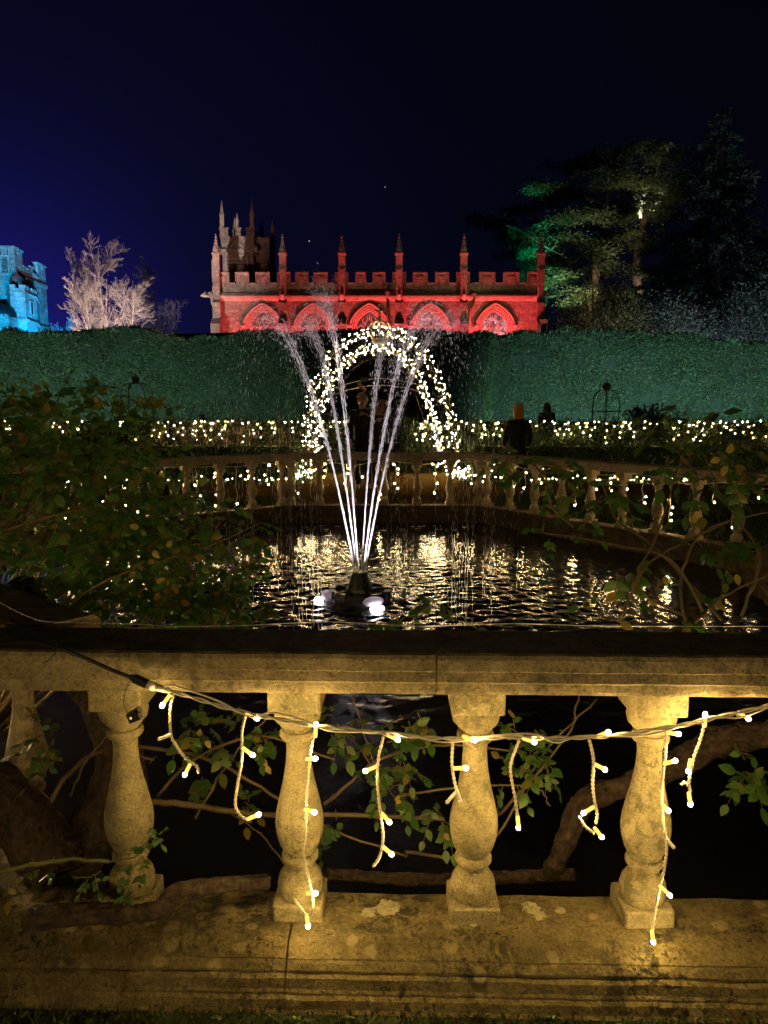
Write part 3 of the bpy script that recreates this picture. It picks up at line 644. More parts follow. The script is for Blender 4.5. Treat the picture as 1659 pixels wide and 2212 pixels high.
# ------------------------------------------------------------------ floodlights behind the hedges
def spot(name, loc, target, power, col, size=70, blend=0.8, rad=0.25):
    d = bpy.data.lights.new(name, 'SPOT'); d.energy = power; d.color = col; d.spot_size = math.radians(size); d.spot_blend = blend; d.shadow_soft_size = rad
    o = bpy.data.objects.new(name, d); C.objects.link(o); o.location = loc
    o.rotation_euler = (Vector(target)-Vector(loc)).to_track_quat('-Z', 'Y').to_euler(); return o
RED = (1.0, 0.045, 0.075)
for k in range(5):
    x = cxx(wc[k], py=690); spot('floodlight', (x+0.1, CY-1.7, 3.6), (x, CY, 8.0), [2300, 1700, 2250, 2600, 3100][k], RED, 92)
    spot('floodlight', (x-0.2, CY-1.1, 4.4), (x, CY+0.4, 7.4), [700, 520, 800, 900, 1150][k], (1.0, 0.05, 0.06), 95)
for b, e in ((500, 150), (545, 0), (675, 90), (800, 170), (1001, 60), (1140, 90)):
    if e: spot('floodlight', (cxx(b, py=690), CY-4.5, 1.2), (cxx(b), CY, 9.5), e*5.0, (1.0, 0.40, 0.22), 75)
spot('floodlight', (-8.6, 20.6, 1.4), (cxx(512, 54), 54, 13.5), 6500, (1.0, 0.44, 0.38), 10)
spot('floodlight', (kx(-30, 40), 37.5, 4.0), (kx(10, 58), 58, 9), 52000, (0.0, 0.36, 0.80), 38)
spot('floodlight', (kx(125, 52), 53, 1.0), (kx(80, 61), 61, 8), 22000, (0.0, 0.42, 1.0), 60)
TEAL = (0.03, 0.62, 0.36)
for x, e in ((-17.5, 1.0), (-13.2, 1.0), (-9.2, 0.75), (-5.6, 0.5)):
    spot('floodlight', (x, 26.2, 0.35), (x-0.3, HY, 1.5), 1650*e, (0.46, 0.80, 0.68), 120, 1.0)
for x, e in ((6.2, 1.1), (9.6, 1.0), (13.2, 1.0), (17.0, 1.0)):
    spot('floodlight', (x, 26.2, 0.35), (x+0.2, HY, 1.6), 1800*e, (0.40, 0.78, 0.76), 120, 1.0)
# ------------------------------------------------------------------ trees
def bare_tree(name, label, base, stems, seed, mat, twig, levels=5, group=None, spread=1.0, kids=7):
    rs = random.Random(seed); t = thing(name, label, 'tree', base, group); base = Vector(base)
    tr, cr = MB(), MB()
    def grow(p, d, L, r, lev):
        n = 6 if lev < 2 else (5 if lev < 4 else 3); pts = [p]; dirs = [d]
        for i in range(n):
            j = Vector((rs.gauss(0, 1), rs.gauss(0, 1), rs.gauss(0, 0.6)))*(0.07 + 0.06*lev)
            d = (d + j*(.8 if lev < 2 else .7) + Vector((0, 0, 0.07 if lev == 1 else 0.035))).normalized(); p = p + d*(L/n); pts.append(p); dirs.append(d)
        rad = [max(twig, r*(1-(0.93 if lev == 0 else 0.75)*i/n)) for i in range(n+1)]
        (tr if lev < 2 else cr).tube(pts, rad, 6 if lev < 2 else (4 if lev < 4 else 3), cap=False)
        if lev >= levels: return
        m = kids + (7 if lev == 0 else 0) - (1 if lev > 2 else 0)
        for k in range(m):
            f = (0.22 if lev == 0 else 0.15) + (0.98-0.2)*(k+rs.random())/m; i = min(n, max(1, int(f*n))); dd = dirs[i]
            side = Vector((rs.gauss(0, 1), rs.gauss(0, 1), rs.gauss(0, 0.35))); side = (side - dd*side.dot(dd)).normalized()
            a = rs.uniform(0.38, 0.95)*spread*(0.8 if lev == 0 else 1)
            nd = (dd*math.cos(a) + side*math.sin(a)); nl = L*(0.60-0.30*f)*rs.uniform(0.75, 1.2)
            if lev == 0: nl = L*(0.14+0.18*math.sin(pi*min(1, f*.93)))*rs.uniform(0.75, 1.2)
            grow(pts[i], nd.normalized(), nl, rad[i]*0.52, lev+1)
    for (dx, dy, L, r, lean) in stems:
        grow(base + Vector((dx, dy, 0)), Vector((lean, 0.02, 1)).normalized(), L, r, 0)
    tr.build('trunk', mat, t); cr.build('crown', mat, t); return t
TB = 45.0
def at(px, Y): return (P(px, 700, Y).x, Y, 0)
bare_tree('bare_tree', 'bare pale branched winter tree lit warm white above the hedge', at(232, TB), [(-0.5, 0, 10.4, 0.13, -0.06), (0.3, 0, 11.0, 0.15, 0.03), (0.4, .3, 9.2, 0.09, 0.14), (-0.5, .3, 8.8, .085, -0.16)], 27, M_PALEBARK, 0.0062, 4, spread=0.95, kids=6)
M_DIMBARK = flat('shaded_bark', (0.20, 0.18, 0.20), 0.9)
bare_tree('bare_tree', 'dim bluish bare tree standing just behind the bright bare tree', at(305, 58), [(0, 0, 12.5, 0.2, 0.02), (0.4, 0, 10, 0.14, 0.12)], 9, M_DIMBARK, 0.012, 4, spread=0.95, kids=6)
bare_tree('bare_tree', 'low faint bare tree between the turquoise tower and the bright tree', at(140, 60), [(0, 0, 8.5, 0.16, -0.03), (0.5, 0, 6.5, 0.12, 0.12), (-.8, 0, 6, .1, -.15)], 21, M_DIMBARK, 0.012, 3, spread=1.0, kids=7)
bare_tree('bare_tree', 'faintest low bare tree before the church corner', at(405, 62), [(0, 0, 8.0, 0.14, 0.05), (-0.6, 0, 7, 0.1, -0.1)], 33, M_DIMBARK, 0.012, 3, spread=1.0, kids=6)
WARMW = (1.0, 0.74, 0.55)
x0 = at(232, TB)[0]
spot('floodlight', (x0+0.8, TB-7.5, 0.6), (x0, TB, 8.5), 15000, (1.0, 0.78, 0.72), 75)
spot('floodlight', (at(300, 54)[0], 52, 0.6), (at(315, 58)[0], 58, 8), 1500, (0.25, 0.28, 1.0), 90)
spot('floodlight', (at(120, 54)[0], 53, 0.6), (at(140, 60)[0], 60, 6), 1500, (0.25, 0.20, 1.0), 90)

# evergreen trees beside the church
M_CEDAR = leafmat('cedar_needles', [(0, (0.025, 0.045, 0.022)), (0.5, (0.05, 0.075, 0.035)), (1, (0.085, 0.10, 0.045))], 0.6, 0.15)
M_FIR = leafmat('fir_needles', [(0, (0.020, 0.032, 0.026)), (0.5, (0.040, 0.055, 0.045)), (1, (0.08, 0.095, 0.08))], 0.6, 0.1)
M_BUSH = leafmat('bush_leaf', [(0, (0.030, 0.035, 0.015)), (0.5, (0.055, 0.06, 0.025)), (1, (0.10, 0.10, 0.05))], 0.55, 0.15)
M_CBARK = flat('cedar_bark', (0.13, 0.09, 0.07), 0.9, var=0.4, scale=4, bump=0.8)
EY = 56.0
cedar = thing('cedar_tree', 'broad flat topped cedar with layered boughs partly lit green behind the church end', 'tree', at(1290, EY))
tr = MB(); trunks = []
for pts, r0 in (([(1290, 900, 0), (1292, 760, 0), (1277, 700, 0), (1276, 660, 0), (1284, 600, .4), (1300, 480, .6), (1320, 400, .6), (1335, 345, .4)], 0.62), ([(1292, 780, 0), (1330, 700, .6), (1376, 640, 1.2), (1374, 570, 1.4), (1398, 450, 1.2), (1412, 380, .8), (1420, 330, .8)], 0.45), ([(1284, 640, 0), (1262, 600, -.8), (1230, 560, -1.5), (1190, 540, -2)], .11)):
    pl = spline([P(a, b, EY+dy) for a, b, dy in pts], 5); trunks += pl
    tr.tube(pl, [r0*(1-0.75*i/len(pl)) for i in range(len(pl))], 9)
tr.build('trunk', M_CBARK, cedar)
pads = [(1045, 474, 34, 7), (1085, 482, 44, 11), (1110, 505, 44, 10), (1140, 520, 50, 18), (1150, 545, 50, 12), (1120, 455, 26, 8), (1165, 572, 46, 30), (1205, 610, 50, 26), (1180, 600, 34, 22), (1240, 570, 55, 22), (1235, 520, 60, 22), (1195, 480, 50, 18), (1190, 432, 48, 16), (1170, 405, 36, 12), (1245, 410, 60, 20), (1240, 362, 50, 16), (1290, 345, 50, 16), (1350, 332, 40, 14), (1405, 320, 38, 9), (1440, 340, 45, 16), (1330, 380, 60, 26), (1400, 395, 60, 26), (1300, 450, 60, 26), (1370, 460, 70, 30), (1440, 440, 50, 30), (1330, 512, 50, 16), (1300, 540, 34, 10), (1420, 520, 50, 24), (1460, 390, 50, 28), (1260, 470, 55, 20), (1320, 580, 34, 12), (1185, 560, 30, 10), (1250, 640, 40, 18), (1330, 640, 50, 24), (1400, 590, 44, 22)]
LP, LA, LL = [], [], []
for a, b, w, h in pads:
    dy = R.uniform(-3.2, 2.6) if a > 1200 else R.uniform(-2, 1.5); c = P(a, b, EY+dy); s = (EY)/F; rx, rz = w*s, h*s*0.75
    near = min(trunks, key=lambda q: (q-c).length + abs(q.z-c.z+0.6)*0.8)
    lim = MB(); lim.tube(spline([near, near.lerp(c, .5)+Vector((0, 0, .35)), c], 5), [0.09*(1-.07*i) for i in range(11)], 5)
    lim.build('limb', M_CBARK, cedar)
    n = int(560 + w*h*1.1)
    nc = max(5, int(w*h/55)); cc = np.stack([R.normal(0, .5, nc)*rx, R.normal(0, .5, nc)*min(rx, 1.5), R.normal(0, .5, nc)*rz], 1); cc[:, 2] -= 0.10*np.abs(cc[:, 0])
    k = R.randint(0, nc, n); off = R.normal(size=(n, 3))*np.array([.36, .36, .13])
    LP.append(np.array(c)+cc[k]+off); ax = rnd_dir(n); ax[:, 2] = ax[:, 2]*.35+0.05; LA.append(ax + off*1.2); LL.append(R.uniform(.16, .34, n))
LP = np.concatenate(LP); n = len(LP); nn = rnd_dir(n)*.6; nn[:, 2] += 1
fo = cloud_obj('crown', LP, np.concatenate(LA), nn, np.concatenate(LL), .075, M_CEDAR, cedar); fo['kind'] = 'stuff'

def fir(label, px, Y, apex, half, n_t, seed, leaf, droop=0.35, mat=M_FIR, zb=0.5):
    rs = np.random.RandomState(seed); b = Vector(at(px, Y)); top = P(px, apex, Y).z; t = thing('fir_tree', label, 'tree', b)
    mb = MB(); mb.tube([b, b+Vector((0.1, 0, top*.5)), b+Vector((0, 0, top))], [.42, .25, .03], 8); mb.build('trunk', M_CBARK, t)
    P_, A_, L_ = [], [], []; br = MB()
    for k in range(n_t):
        f = (k+.5)/n_t; z = zb+(top-zb)*f; ln = half*(1-f)**0.82*rs.uniform(.85, 1.15) + .12
        for q in range(9 if f < .8 else 6):
            a = rs.rand()*2*pi; L = ln*rs.uniform(.7, 1.2); st = b+Vector((0, 0, z)); m = max(3, int(L*3))
            pl = [st + Vector((math.cos(a)*L*u, math.sin(a)*L*u, -droop*L*u*u*.9 + .1*L*u)) for u in np.linspace(0, 1, 6)]
            br.tube(pl, [.05*(1-.15*i)*(1-f*.6) for i in range(6)], 3, cap=False)
            c = int(16+L*48); u = rs.rand(c)**.6; i0 = np.minimum((u*5).astype(int), 4); fr = (u*5-i0)[:, None]; pa = np.array(pl); pp = pa[i0]*(1-fr)+pa[i0+1]*fr
            P_.append(pp+rs.normal(size=(c, 3))*.09*(.5+L*.25)); ax = rs.normal(size=(c, 3))*.5+np.array([math.cos(a), math.sin(a), -.45]); A_.append(ax); L_.append(leaf*rs.uniform(.6, 1.3, c))
    lo = br.build('branch', M_CBARK, t); lo['kind'] = 'stuff'; P_ = np.concatenate(P_); L_ = np.concatenate(L_); n = len(P_); nn = rs.normal(size=(n, 3)); nn[:, 2] += 1
    fo = cloud_obj('crown', P_, np.concatenate(A_), nn, L_, L_*.32, mat, t); fo['kind'] = 'stuff'; return t
fir('tallest dark fir with a thin spire rising above the cedar', 1538, 50, 232, 6.6, 36, 5, .30)
fir('dark fir at the edge behind the tallest fir', 1690, 55, 330, 5.8, 26, 8, .32)
fir('small dark fir beneath the cedar boughs', 1370, 50, 610, 3.4, 16, 15, .26, .3)
def bush(name, label, c, rad, n, leaf, mat, stems=14, cat='shrub', clump=60):
    t = thing(name, label, cat, (c[0], c[1], 0)); c = Vector(c); mb = MB()
    for k in range(stems):
        d = Vector((R.normal(), R.normal(), abs(R.normal())*.8+.5)).normalized(); e = c + Vector((d.x*rad[0]*.85, d.y*rad[1]*.85, d.z*rad[2]*.85))
        b = Vector((c.x+R.normal(0, .12*rad[0]), c.y+R.normal(0, .12*rad[1]), 0.0)); mb.tube(spline([b, b.lerp(e, .5)+Vector((0, 0, .1*rad[2])), e], 4), [rad[0]*.03*(1-.09*i) for i in range(9)], 4)
    mb.build('stem', M_BARK, t)
    cc = rnd_dir(clump)*(R.rand(clump, 1)**.4); k = R.randint(0, clump, n); v = cc[k]*.86 + R.normal(size=(n, 3))*.13
    pts = np.array(c)+v*np.array(rad); ax = v+rnd_dir(n)*.8+np.array([0, 0, .3]); L = leaf*R.uniform(.6, 1.4, n)
    pts[:, 2] = np.maximum(pts[:, 2], .05)
    fo = cloud_obj('foliage', pts, ax, rnd_dir(n), L, L*.5, mat, t); fo['kind'] = 'stuff'; return t
q = P(1300, 680, 43); bush('shrub', 'big rounded olive shrub between the church end and the firs', (q.x, 43, 4.6), (2.75, 2.4, 4.9), 40000, .10, M_BUSH, 40, clump=150)
q = P(1460, 690, 44); bush('shrub', 'pale grey leaved shrub under the tallest fir', (q.x, 44, 4.2), (3.3, 2.0, 4.2), 30000, .11, M_FIR, 24, clump=120)
q = P(1640, 680, 45); bush('shrub', 'bluish lit shrub at the far end beneath the firs', (q.x, 45, 4.6), (3.2, 2.0, 5.2), 30000, .11, M_FIR, 24, clump=120)
cx_ = lambda px, Y: P(px, 700, Y).x
spot('floodlight', (12.9, 51.5, 1.5), (9.6, 56, 14.5), 7500, (0.0, 0.70, 0.36), 62)
spot('floodlight', (13.6, 47.4, 2.0), (8.6, 56, 16.0), 20000, (0.0, 0.70, 0.38), 25, .5)
spot('floodlight', (cx_(1240, 52), 52.0, 3.0), (cx_(1235, 56), 56, 14), 1300, (0.45, 0.75, 0.22), 60)
spot('floodlight', (cx_(1275, 50), 51.5, 5.0), (cx_(1260, 56), 57, 18), 5600, (1.0, 0.72, 0.42), 62)
spot('floodlight', (cx_(1395, 56), 57.6, 15.5), (cx_(1412, 56), 56.0, 22.5), 12000, (1.0, 0.88, 0.62), 75)
spot('floodlight', (cx_(1385, 54), 54.0, 9.0), (cx_(1377, 56), 57, 11.0), 900, (1.0, 0.80, 0.58), 40)
spot('floodlight', (cx_(1600, 40), 38.5, 0.8), (cx_(1600, 46), 46, 13), 4200, (0.55, 0.72, 0.95), 100)
spot('floodlight', (cx_(1420, 40), 38.5, 0.8), (cx_(1400, 45), 46, 11), 1700, (0.75, 0.85, 0.95), 110)
spot('floodlight', (cx_(1300, 40), 38.5, 0.8), (cx_(1290, 43), 43, 7), 2000, (0.95, 0.85, 0.45), 90)

# ------------------------------------------------------------------ balustrades round the pond
RT, RB, PT = .934, .82, .132
RAILP = [(-.105, RB), (-.120, RB+.012), (-.120, RT-.022), (-.110, RT-.008), (-.09, RT), (.106, RT), (.115, RT-.004), (.120, RT-.014), (.120, RT-.046), (.117, RT-.049), (.118, RT-.076), (.112, RT-.082), (.108, RB+.010), (.104, RB)]
PLU = [(-.072, .079), (-.072, PT-.010), (-.062, PT), (.124, PT), (.140, PT-.005), (.160, PT-.016), (.177, .107), (.178, .103), (.185, .098), (.195, .086), (.196, .079)]
PLL = [(-.085, -.6), (-.085, .06), (-.075, .068), (-.072, .077), (.195, .077), (.207, .071), (.214, .047), (.219, .041), (.220, .035), (.230, .029), (.237, .008), (.245, .001), (.249, -.6)]
BALP0 = [(.058, .747), (.064, .740), (.068, .722), (.063, .703), (.052, .693), (.050, .688), (.041, .686), (.0395, .676), (.0475, .6745), (.0515, .668), (.0515, .660), (.0475, .654), (.0365, .6525), (.0335, .622), (.0360, .58), (.0450, .53), (.0575, .48), (.0665, .44), (.0690, .412), (.0660, .385), (.0570, .355), (.047, .337), (.0425, .331), (.0485, .328), (.0525, .320), (.0525, .312), (.048, .305), (.0395, .302), (.0385, .291), (.047, .280), (.060, .262), (.065, .240), (.063, .217), (.054, .203)]
BS = (RB-PT)/.646
BALP = [(r*1.0, PT+(z-.165)*BS) for r, z in BALP0]
def baluster_mesh(seg, nm):
    mb = MB(); mb.lathe(BALP[::-1], seg)
    for z0, z1, h in ((PT-.002, PT+.047, .070), (BALP[0][1]-.004, RB+.004, .072)):
        c = .006; q = [(-h, -h+c), (-h+c, -h), (h-c, -h), (h, -h+c), (h, h-c), (h-c, h), (-h+c, h), (-h, h-c)]
        mb.add([(x, y, z0) for x, y in q]+[(x, y, z1-.004) for x, y in q]+[(x*.95, y*.95, z1) for x, y in q], [tuple(range(7, -1, -1)), tuple(range(16, 24))]+[(i, (i+1) % 8, 8+(i+1) % 8, 8+i) for i in range(8)]+[(8+i, 8+(i+1) % 8, 16+(i+1) % 8, 16+i) for i in range(8)])
    return crease(mb.mesh(nm))
ME_BN = baluster_mesh(40, 'baluster'); ME_BN.materials.append(M_BALUS)
ME_BF = baluster_mesh(16, 'pond_baluster'); ME_BF.materials.append(M_FARST)
def sweep(prof, A, u, n, s0, s1, step, jit, dz=0, seed=0):
    m = max(1, int((s1-s0)/step)); k = len(prof); vs = []
    for i in range(m+1):
        s = s0+(s1-s0)*i/m; p = A+u*s
        for a, z in prof:
            j = Vector((0, 0, 0))
            if jit: j = noise.noise_vector(Vector((s*9+seed, a*20, z*20)))*jit + noise.noise_vector(Vector((s*35+seed, a*50, z*50)))*jit*.5
            vs.append((p.x+n.x*(a+j.x), p.y+n.y*(a+j.x), z+dz+j.z))
    fs = [(i*k+q, i*k+(q+1) % k, (i+1)*k+(q+1) % k, (i+1)*k+q) for i in range(m) for q in range(k)]
    fs += [tuple(range(k))[::-1], tuple(m*k+q for q in range(k))]
    mb = MB(); mb.add(vs, fs); return mb
def balustrade(label, A, B, ts, rj, pj, near=False, dz=0, ext=(0, 0), group=None):
    A, B = Vector(A), Vector(B); L = (B-A).length; u = (B-A)/L; n = Vector((u.y, -u.x))
    c = Vector((0, 6.5)); 
    if n.dot(A-c) < 0: n = -n
    t = thing('stone_balustrade', label, 'balustrade', (A.x, A.y, 0), group)
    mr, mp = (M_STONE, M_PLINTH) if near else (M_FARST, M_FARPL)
    js = [-ext[0]] + rj + [L+ext[1]]
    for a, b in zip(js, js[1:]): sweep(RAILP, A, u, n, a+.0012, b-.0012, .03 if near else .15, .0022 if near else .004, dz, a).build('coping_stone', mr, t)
    js = [-ext[0]] + pj + [L+ext[1]]
    for a, b in zip(js, js[1:]):
        sweep(PLU, A, u, n, a+.0025, b-.0025, .03 if near else .15, .0032 if near else .004, dz, a+5).build('plinth_stone', mp, t)
        sweep(PLL, A, u, n, a+.001, b-.001, .03 if near else .15, .0032 if near else .004, dz, a+9).build('plinth_stone', mp, t)
    for s in ts:
        p = A+u*s; o = link('baluster', ME_BN if near else ME_BF, None, t); o.location = (p.x, p.y, dz*.5); o.rotation_euler = (0, 0, math.atan2(u.y, u.x)+R.normal(0, .03 if near else .05))
    return t, A, u, n
NA, NB = Vector((-1.62, 1.97+.026*1.62)), Vector((2.0, 1.97-.052))
nu = (NB-NA).normalized()
def ns_(px, py=1700): 
    d = ray(px, py); tt = 1.97/d.y; return (Vector((d.x*tt, 1.97))-NA).dot(nu)
_, NA, nu, nn_ = balustrade('nearest weathered stone balustrade with pale bulbs hanging before its bulbous balusters', NA, NB, [ns_(270), ns_(645), ns_(1024), ns_(1394), ns_(1394)+.50, ns_(270)-.50],
    [ns_(938, 1450)], [ns_(640, 2050)], near=True)
BG = None
balustrade('short stretch of balustrade running off under the climbing rose beside the nearest one', (-.95, 2.15), (-4.6, 5.2), [.335, .84, 1.34, 1.9, 2.4, 2.9, 3.4], [1.9, 3.2], [2.1], dz=-.006, ext=(-.02, 0), near=False)
fs_ = Vector((1.5, 11.2))-Vector((-1.45, 11.2))
def far_t(px): return (px-829.5)/F*11.18+1.45
farb = balustrade('far middle balustrade across the pond in front of the lit arch', (-1.45, 11.2), (1.5, 11.2), [far_t(p) for p in (627, 689, 760, 830, 901, 973, 1036)], [1.2], [1.4], dz=0.0, ext=(.06, .06))
A_, B_ = Vector((1.5, 11.2)), Vector((4.75, 6.3)); Lr = (B_-A_).length
rightb = balustrade('pond balustrade below the conifers with rose leaves hanging before it', A_, B_, [.10+.50*k for k in range(12)], [1.7, 3.6], [2.0, 4.0], dz=-.006, ext=(.06, .06))
A_, B_ = Vector((-1.45, 11.2)), Vector((-5.2, 8.35)); 
leftb = balustrade('pond balustrade half hidden behind the big rose bush', A_, B_, [.12+.50*k for k in range(9)], [1.6, 3.1], [1.9], dz=-.006, ext=(.06, .06))

# ------------------------------------------------------------------ light strings
WARM = (1.0, 0.72, 0.36)
M_BULB = emit('warm_bulb', (1.0, 0.70, 0.34), 200.0)
M_BULBA = emit('warm_white_bulb', (1.0, 0.72, 0.36), 260.0)
M_BULBF = emit('icicle_bulb', (1.0, 0.68, 0.29), 420.0)
M_GOLD = emit('bulb_sleeve', (1.0, 0.60, 0.17), 1.9)
def bulb_mesh(r, mat, nm):          # bright tip in front of a glowing amber sleeve
    mb = MB(); mb.ball((0, -.55*r, 0), r*.66, 6, 4); mb.ball((0, .25*r, .1*r), r*1.05, 6, 4, 1); me = mb.mesh(nm); me.materials.append(mat); me.materials.append(M_GOLD); return me
def light_string(label, pts, r, mat, wire=.005, group=None, wmat=None, cat='light string', order=True, turn=0.0):
    pts = [Vector(p) for p in pts]; t = thing('light_string', label, cat, pts[0], group)
    mb = MB()
    for a, b in zip(pts, pts[1:]):
        if (b-a).length < 1.2: mb.tube([a, a.lerp(b, .5)-Vector((0, 0, .02)), b], wire, 3, cap=False)
    if mb.v: mb.build('wire', wmat or M_GREENSTEM, t)
    me = bulb_mesh(r, mat, 'bulb')
    for p in pts:
        o = bpy.data.objects.new('bulb', me); C.objects.link(o); o.parent = t; o.location = p - t.location
        s = 0.7+R.rand()*.6; o.scale = (s, s, s); o.rotation_euler = (R.uniform(-.7, .7), 0, turn+R.uniform(-1.1, 1.1))
    return t
# lit arch: two iron hoops with a crown finial, strings wound round them
hoop1 = [(657, 1040), (657, 960), (664, 885), (688, 812), (732, 748), (778, 720), (822, 711), (870, 722), (914, 762), (950, 820), (971, 880), (982, 950), (986, 1035)]
hoop2 = [(690, 1006), (688, 960), (694, 892), (715, 832), (756, 778), (800, 757), (842, 758), (884, 790), (914, 845), (934, 900), (946, 955), (952, 1003)]
YA, YB = 15.9, 18.2
H1 = spline([P(a, b, YA) for a, b in hoop1], 8); H2 = spline([P(a, b, YB) for a, b in hoop2], 8)
arch = thing('garden_arch', 'iron garden arch over the path wound with hundreds of warm lights', 'arch', (0.0, 17, 0))
for H in (H1, H2):
    mb = MB(); ctr = sum(H, Vector())/len(H)
    mb.tube(H, .018, 6); mb.tube([p+(p-Vector((ctr.x, p.y, 1.2))).normalized()*-.22 for p in H], .014, 6)
    for k in range(0, len(H), 4): mb.tube([H[k], H[k]+(H[k]-Vector((ctr.x, H[k].y, 1.2))).normalized()*-.22], .01, 5)
    mb.build('hoop', M_IRON, arch)
for f in (.08, .2, .32, .44, .56, .68, .8, .92):
    a, b = H1[int(f*(len(H1)-1))], H2[int(f*(len(H2)-1))]; mb = MB(); mb.tube([a, b], .012, 6); mb.build('tie_bar', M_IRON, arch)
M_GREYBAR = flat('grey_bar', (0.35, 0.33, 0.30), 0.5)
for zz in (828, 842):
    mb = MB(); mb.tube(spline([P(722, zz+10, 17), P(770, zz-4, 17), P(822, zz-10, 17), P(880, zz-3, 17), P(925, zz+10, 17)], 6), .009, 5); mb.build('tie_bar', M_GREYBAR, arch)
# crown and cross
M_GILT = flat('cream_paint', (0.70, 0.58, 0.42), 0.5)
mb = MB(); c = P(820, 742, YA); s = YA/F
mb.lathe([(16*s, 0), (17*s, .05), (15*s, .09), (14*s, .10)], 14, c)
for k in range(8):
    t = 2*pi*k/8; d = Vector((math.cos(t), math.sin(t), 0)); mb.tube(spline([c+d*15*s+Vector((0, 0, .08)), c+d*24*s+Vector((0, 0, .26)), c+d*17*s+Vector((0, 0, .42)), c+Vector((0, 0, .46))], 5), .016, 5)
mb.ball(c+Vector((0, 0, .50)), .05, 8, 6); mb.box(c+Vector((0, 0, .64)), (.035, .035, .25)); mb.box(c+Vector((0, .001, .67)), (.15, .033, .035))
for dx, dz_ in ((-.085, .67), (.085, .67), (0, .785)): mb.ball(c+Vector((dx, 0, dz_)), .03, 6, 4)
mb.build('crown_finial', M_GILT, arch)
def wound(H, n, spread, depth, f0=0, f1=1, bias=0):
    out = []
    for k in range(n):
        f = f0+(f1-f0)*(k+R.rand()*.8)/n; x = f*(len(H)-1); i = int(min(x, len(H)-2)); p = H[i].lerp(H[i+1], x-i)
        a = k*1.9+R.rand(); out.append(p + Vector((math.cos(a)*spread*R.uniform(.4, 1.1)-bias*(p.x > .1)*.0, depth*R.uniform(-.1, 1), math.sin(a)*spread*R.uniform(.4, 1.1))))
    return out
light_string('warm bulbs wound round the nearer taller hoop of the arch', wound(H1, 300, .125, .9), .0142, M_BULBA)
light_string('warm bulbs wound round the farther lower hoop of the arch', wound(H2, 300, .125, -.9), .0150, M_BULBA)
# bright heaps of lights at both feet of the arch
def heap(path, n, w, h):
    out = []
    for k in range(n):
        f = (k+.5)/n*(len(path)-1); i = int(min(f, len(path)-2)); p = path[i].lerp(path[i+1], f-i); out.append(p+Vector((R.normal(0, w), R.normal(0, w), abs(R.normal(0, h))+.03)))
    return out
light_string('heap of warm bulbs at the arch foot beside the brown shrubs', heap([G(630, 1041), G(655, 1030), G(684, 1010)], 85, .12, .09), .018, M_BULBA)
light_string('heap of warm bulbs at the arch foot nearest the person in the mustard hat', heap([G(1016, 1041), G(975, 1024), G(928, 1001)], 90, .12, .09), .018, M_BULBA)
# lights on top of the low hedges
def curtain(x0, x1, y, z, n, drop):
    out = []
    x = x0
    while len(out) < n and x < x1:
        x += R.uniform(.3, 1.7)*(x1-x0)/(n/2.2)
        m = R.choice([1, 1, 2, 3, 4]); zz = z-abs(R.normal(0, .05))
        for k in range(m): out.append(Vector((x+R.normal(0, .05), y-.03-R.rand()*.09, zz))); zz -= R.uniform(.08, .19)*drop
    return out
light_string('curtain of warm bulbs along the low hedge below the turquoise tower', curtain(-11.0, -1.0, 18.42, 1.30, 150, 1.0), .0150, M_BULBF)
light_string('curtain of warm bulbs along the low hedge below the conifers', curtain(0.62, 11.5, 18.42, 1.30, 180, 1.0), .0150, M_BULBF)
def ground_run(x0, x1, y, n): return [Vector((x0+(x1-x0)*(k+R.rand())/n, y+R.normal(0, .10), .04+abs(R.normal(0, .05)))) for k in range(n)]
light_string('warm bulbs lying along the hedge foot beside the brown shrubs', ground_run(-9, -2.2, 16.1, 60), .0150, M_BULBF)
light_string('warm bulbs lying along the hedge foot below the wire plant support', ground_run(2.1, 8.8, 16.1, 70), .0150, M_BULBF)
# icicle lights on the far balustrades, hung outside under the rail
def icicles(label, A, u, n, L, spacing, r=.0125):
    t = thing('light_string', label, 'light string', (A.x, A.y, .8)); me = bulb_mesh(r, M_BULBF, 'bulb'); mb = MB()
    path = []; m = int(L/.12); off = n*.15
    for k in range(m+1):
        s = L*k/m; p = A+u*s+off; path.append(Vector((p.x, p.y, .755+.02*math.sin(s*5)+.012*R.randn())))
    mb.tube(path, .005, 4); mb.build('cable', M_WIRE, t)
    def bulb(p, parent, d):
        o = bpy.data.objects.new('bulb', me); C.objects.link(o); o.parent = parent
        o.matrix_parent_inverse = Matrix.Translation(-t.location) if parent is t else Matrix.Identity(4); o.location = p
        o.scale = (1, 1, 1.5)
    s = .08
    while s < L-.05:
        p = A+u*s+off; z = .755; ln = R.choice([.10, .2, .3, .45, .55]); pts = []; q = Vector((p.x, p.y, z)); k = max(2, int(ln/.07))
        for i in range(k+1): pts.append(q+Vector((u.x, u.y, 0))*R.normal(0, .014)+Vector((0, 0, -ln*i/k)))
        sm = MB(); sm.tube(pts, .0055, 4); st = sm.build('strand', M_WIRE, t)
        for i in range(0, k+1):
            if R.rand() < (.85 if i in (k,) else .42): bulb(pts[i]+Vector((u.x, u.y, 0))*R.choice([-.03, .03])+Vector((0, 0, -.01)), st, 0)
        s += spacing*R.uniform(.7, 1.3)
    return t
for (b, lab) in ((farb, 'icicle lights hanging under the far middle rail in front of the arch'), (rightb, 'icicle lights hanging under the pond rail below the conifers'), (leftb, 'icicle lights hanging under the pond rail behind the rose bush')):
    _, A, u, n = b; icicles(lab, A, u, n, 2.9 if b is farb else (4.4 if b is rightb else 4.2), .27, .0105)

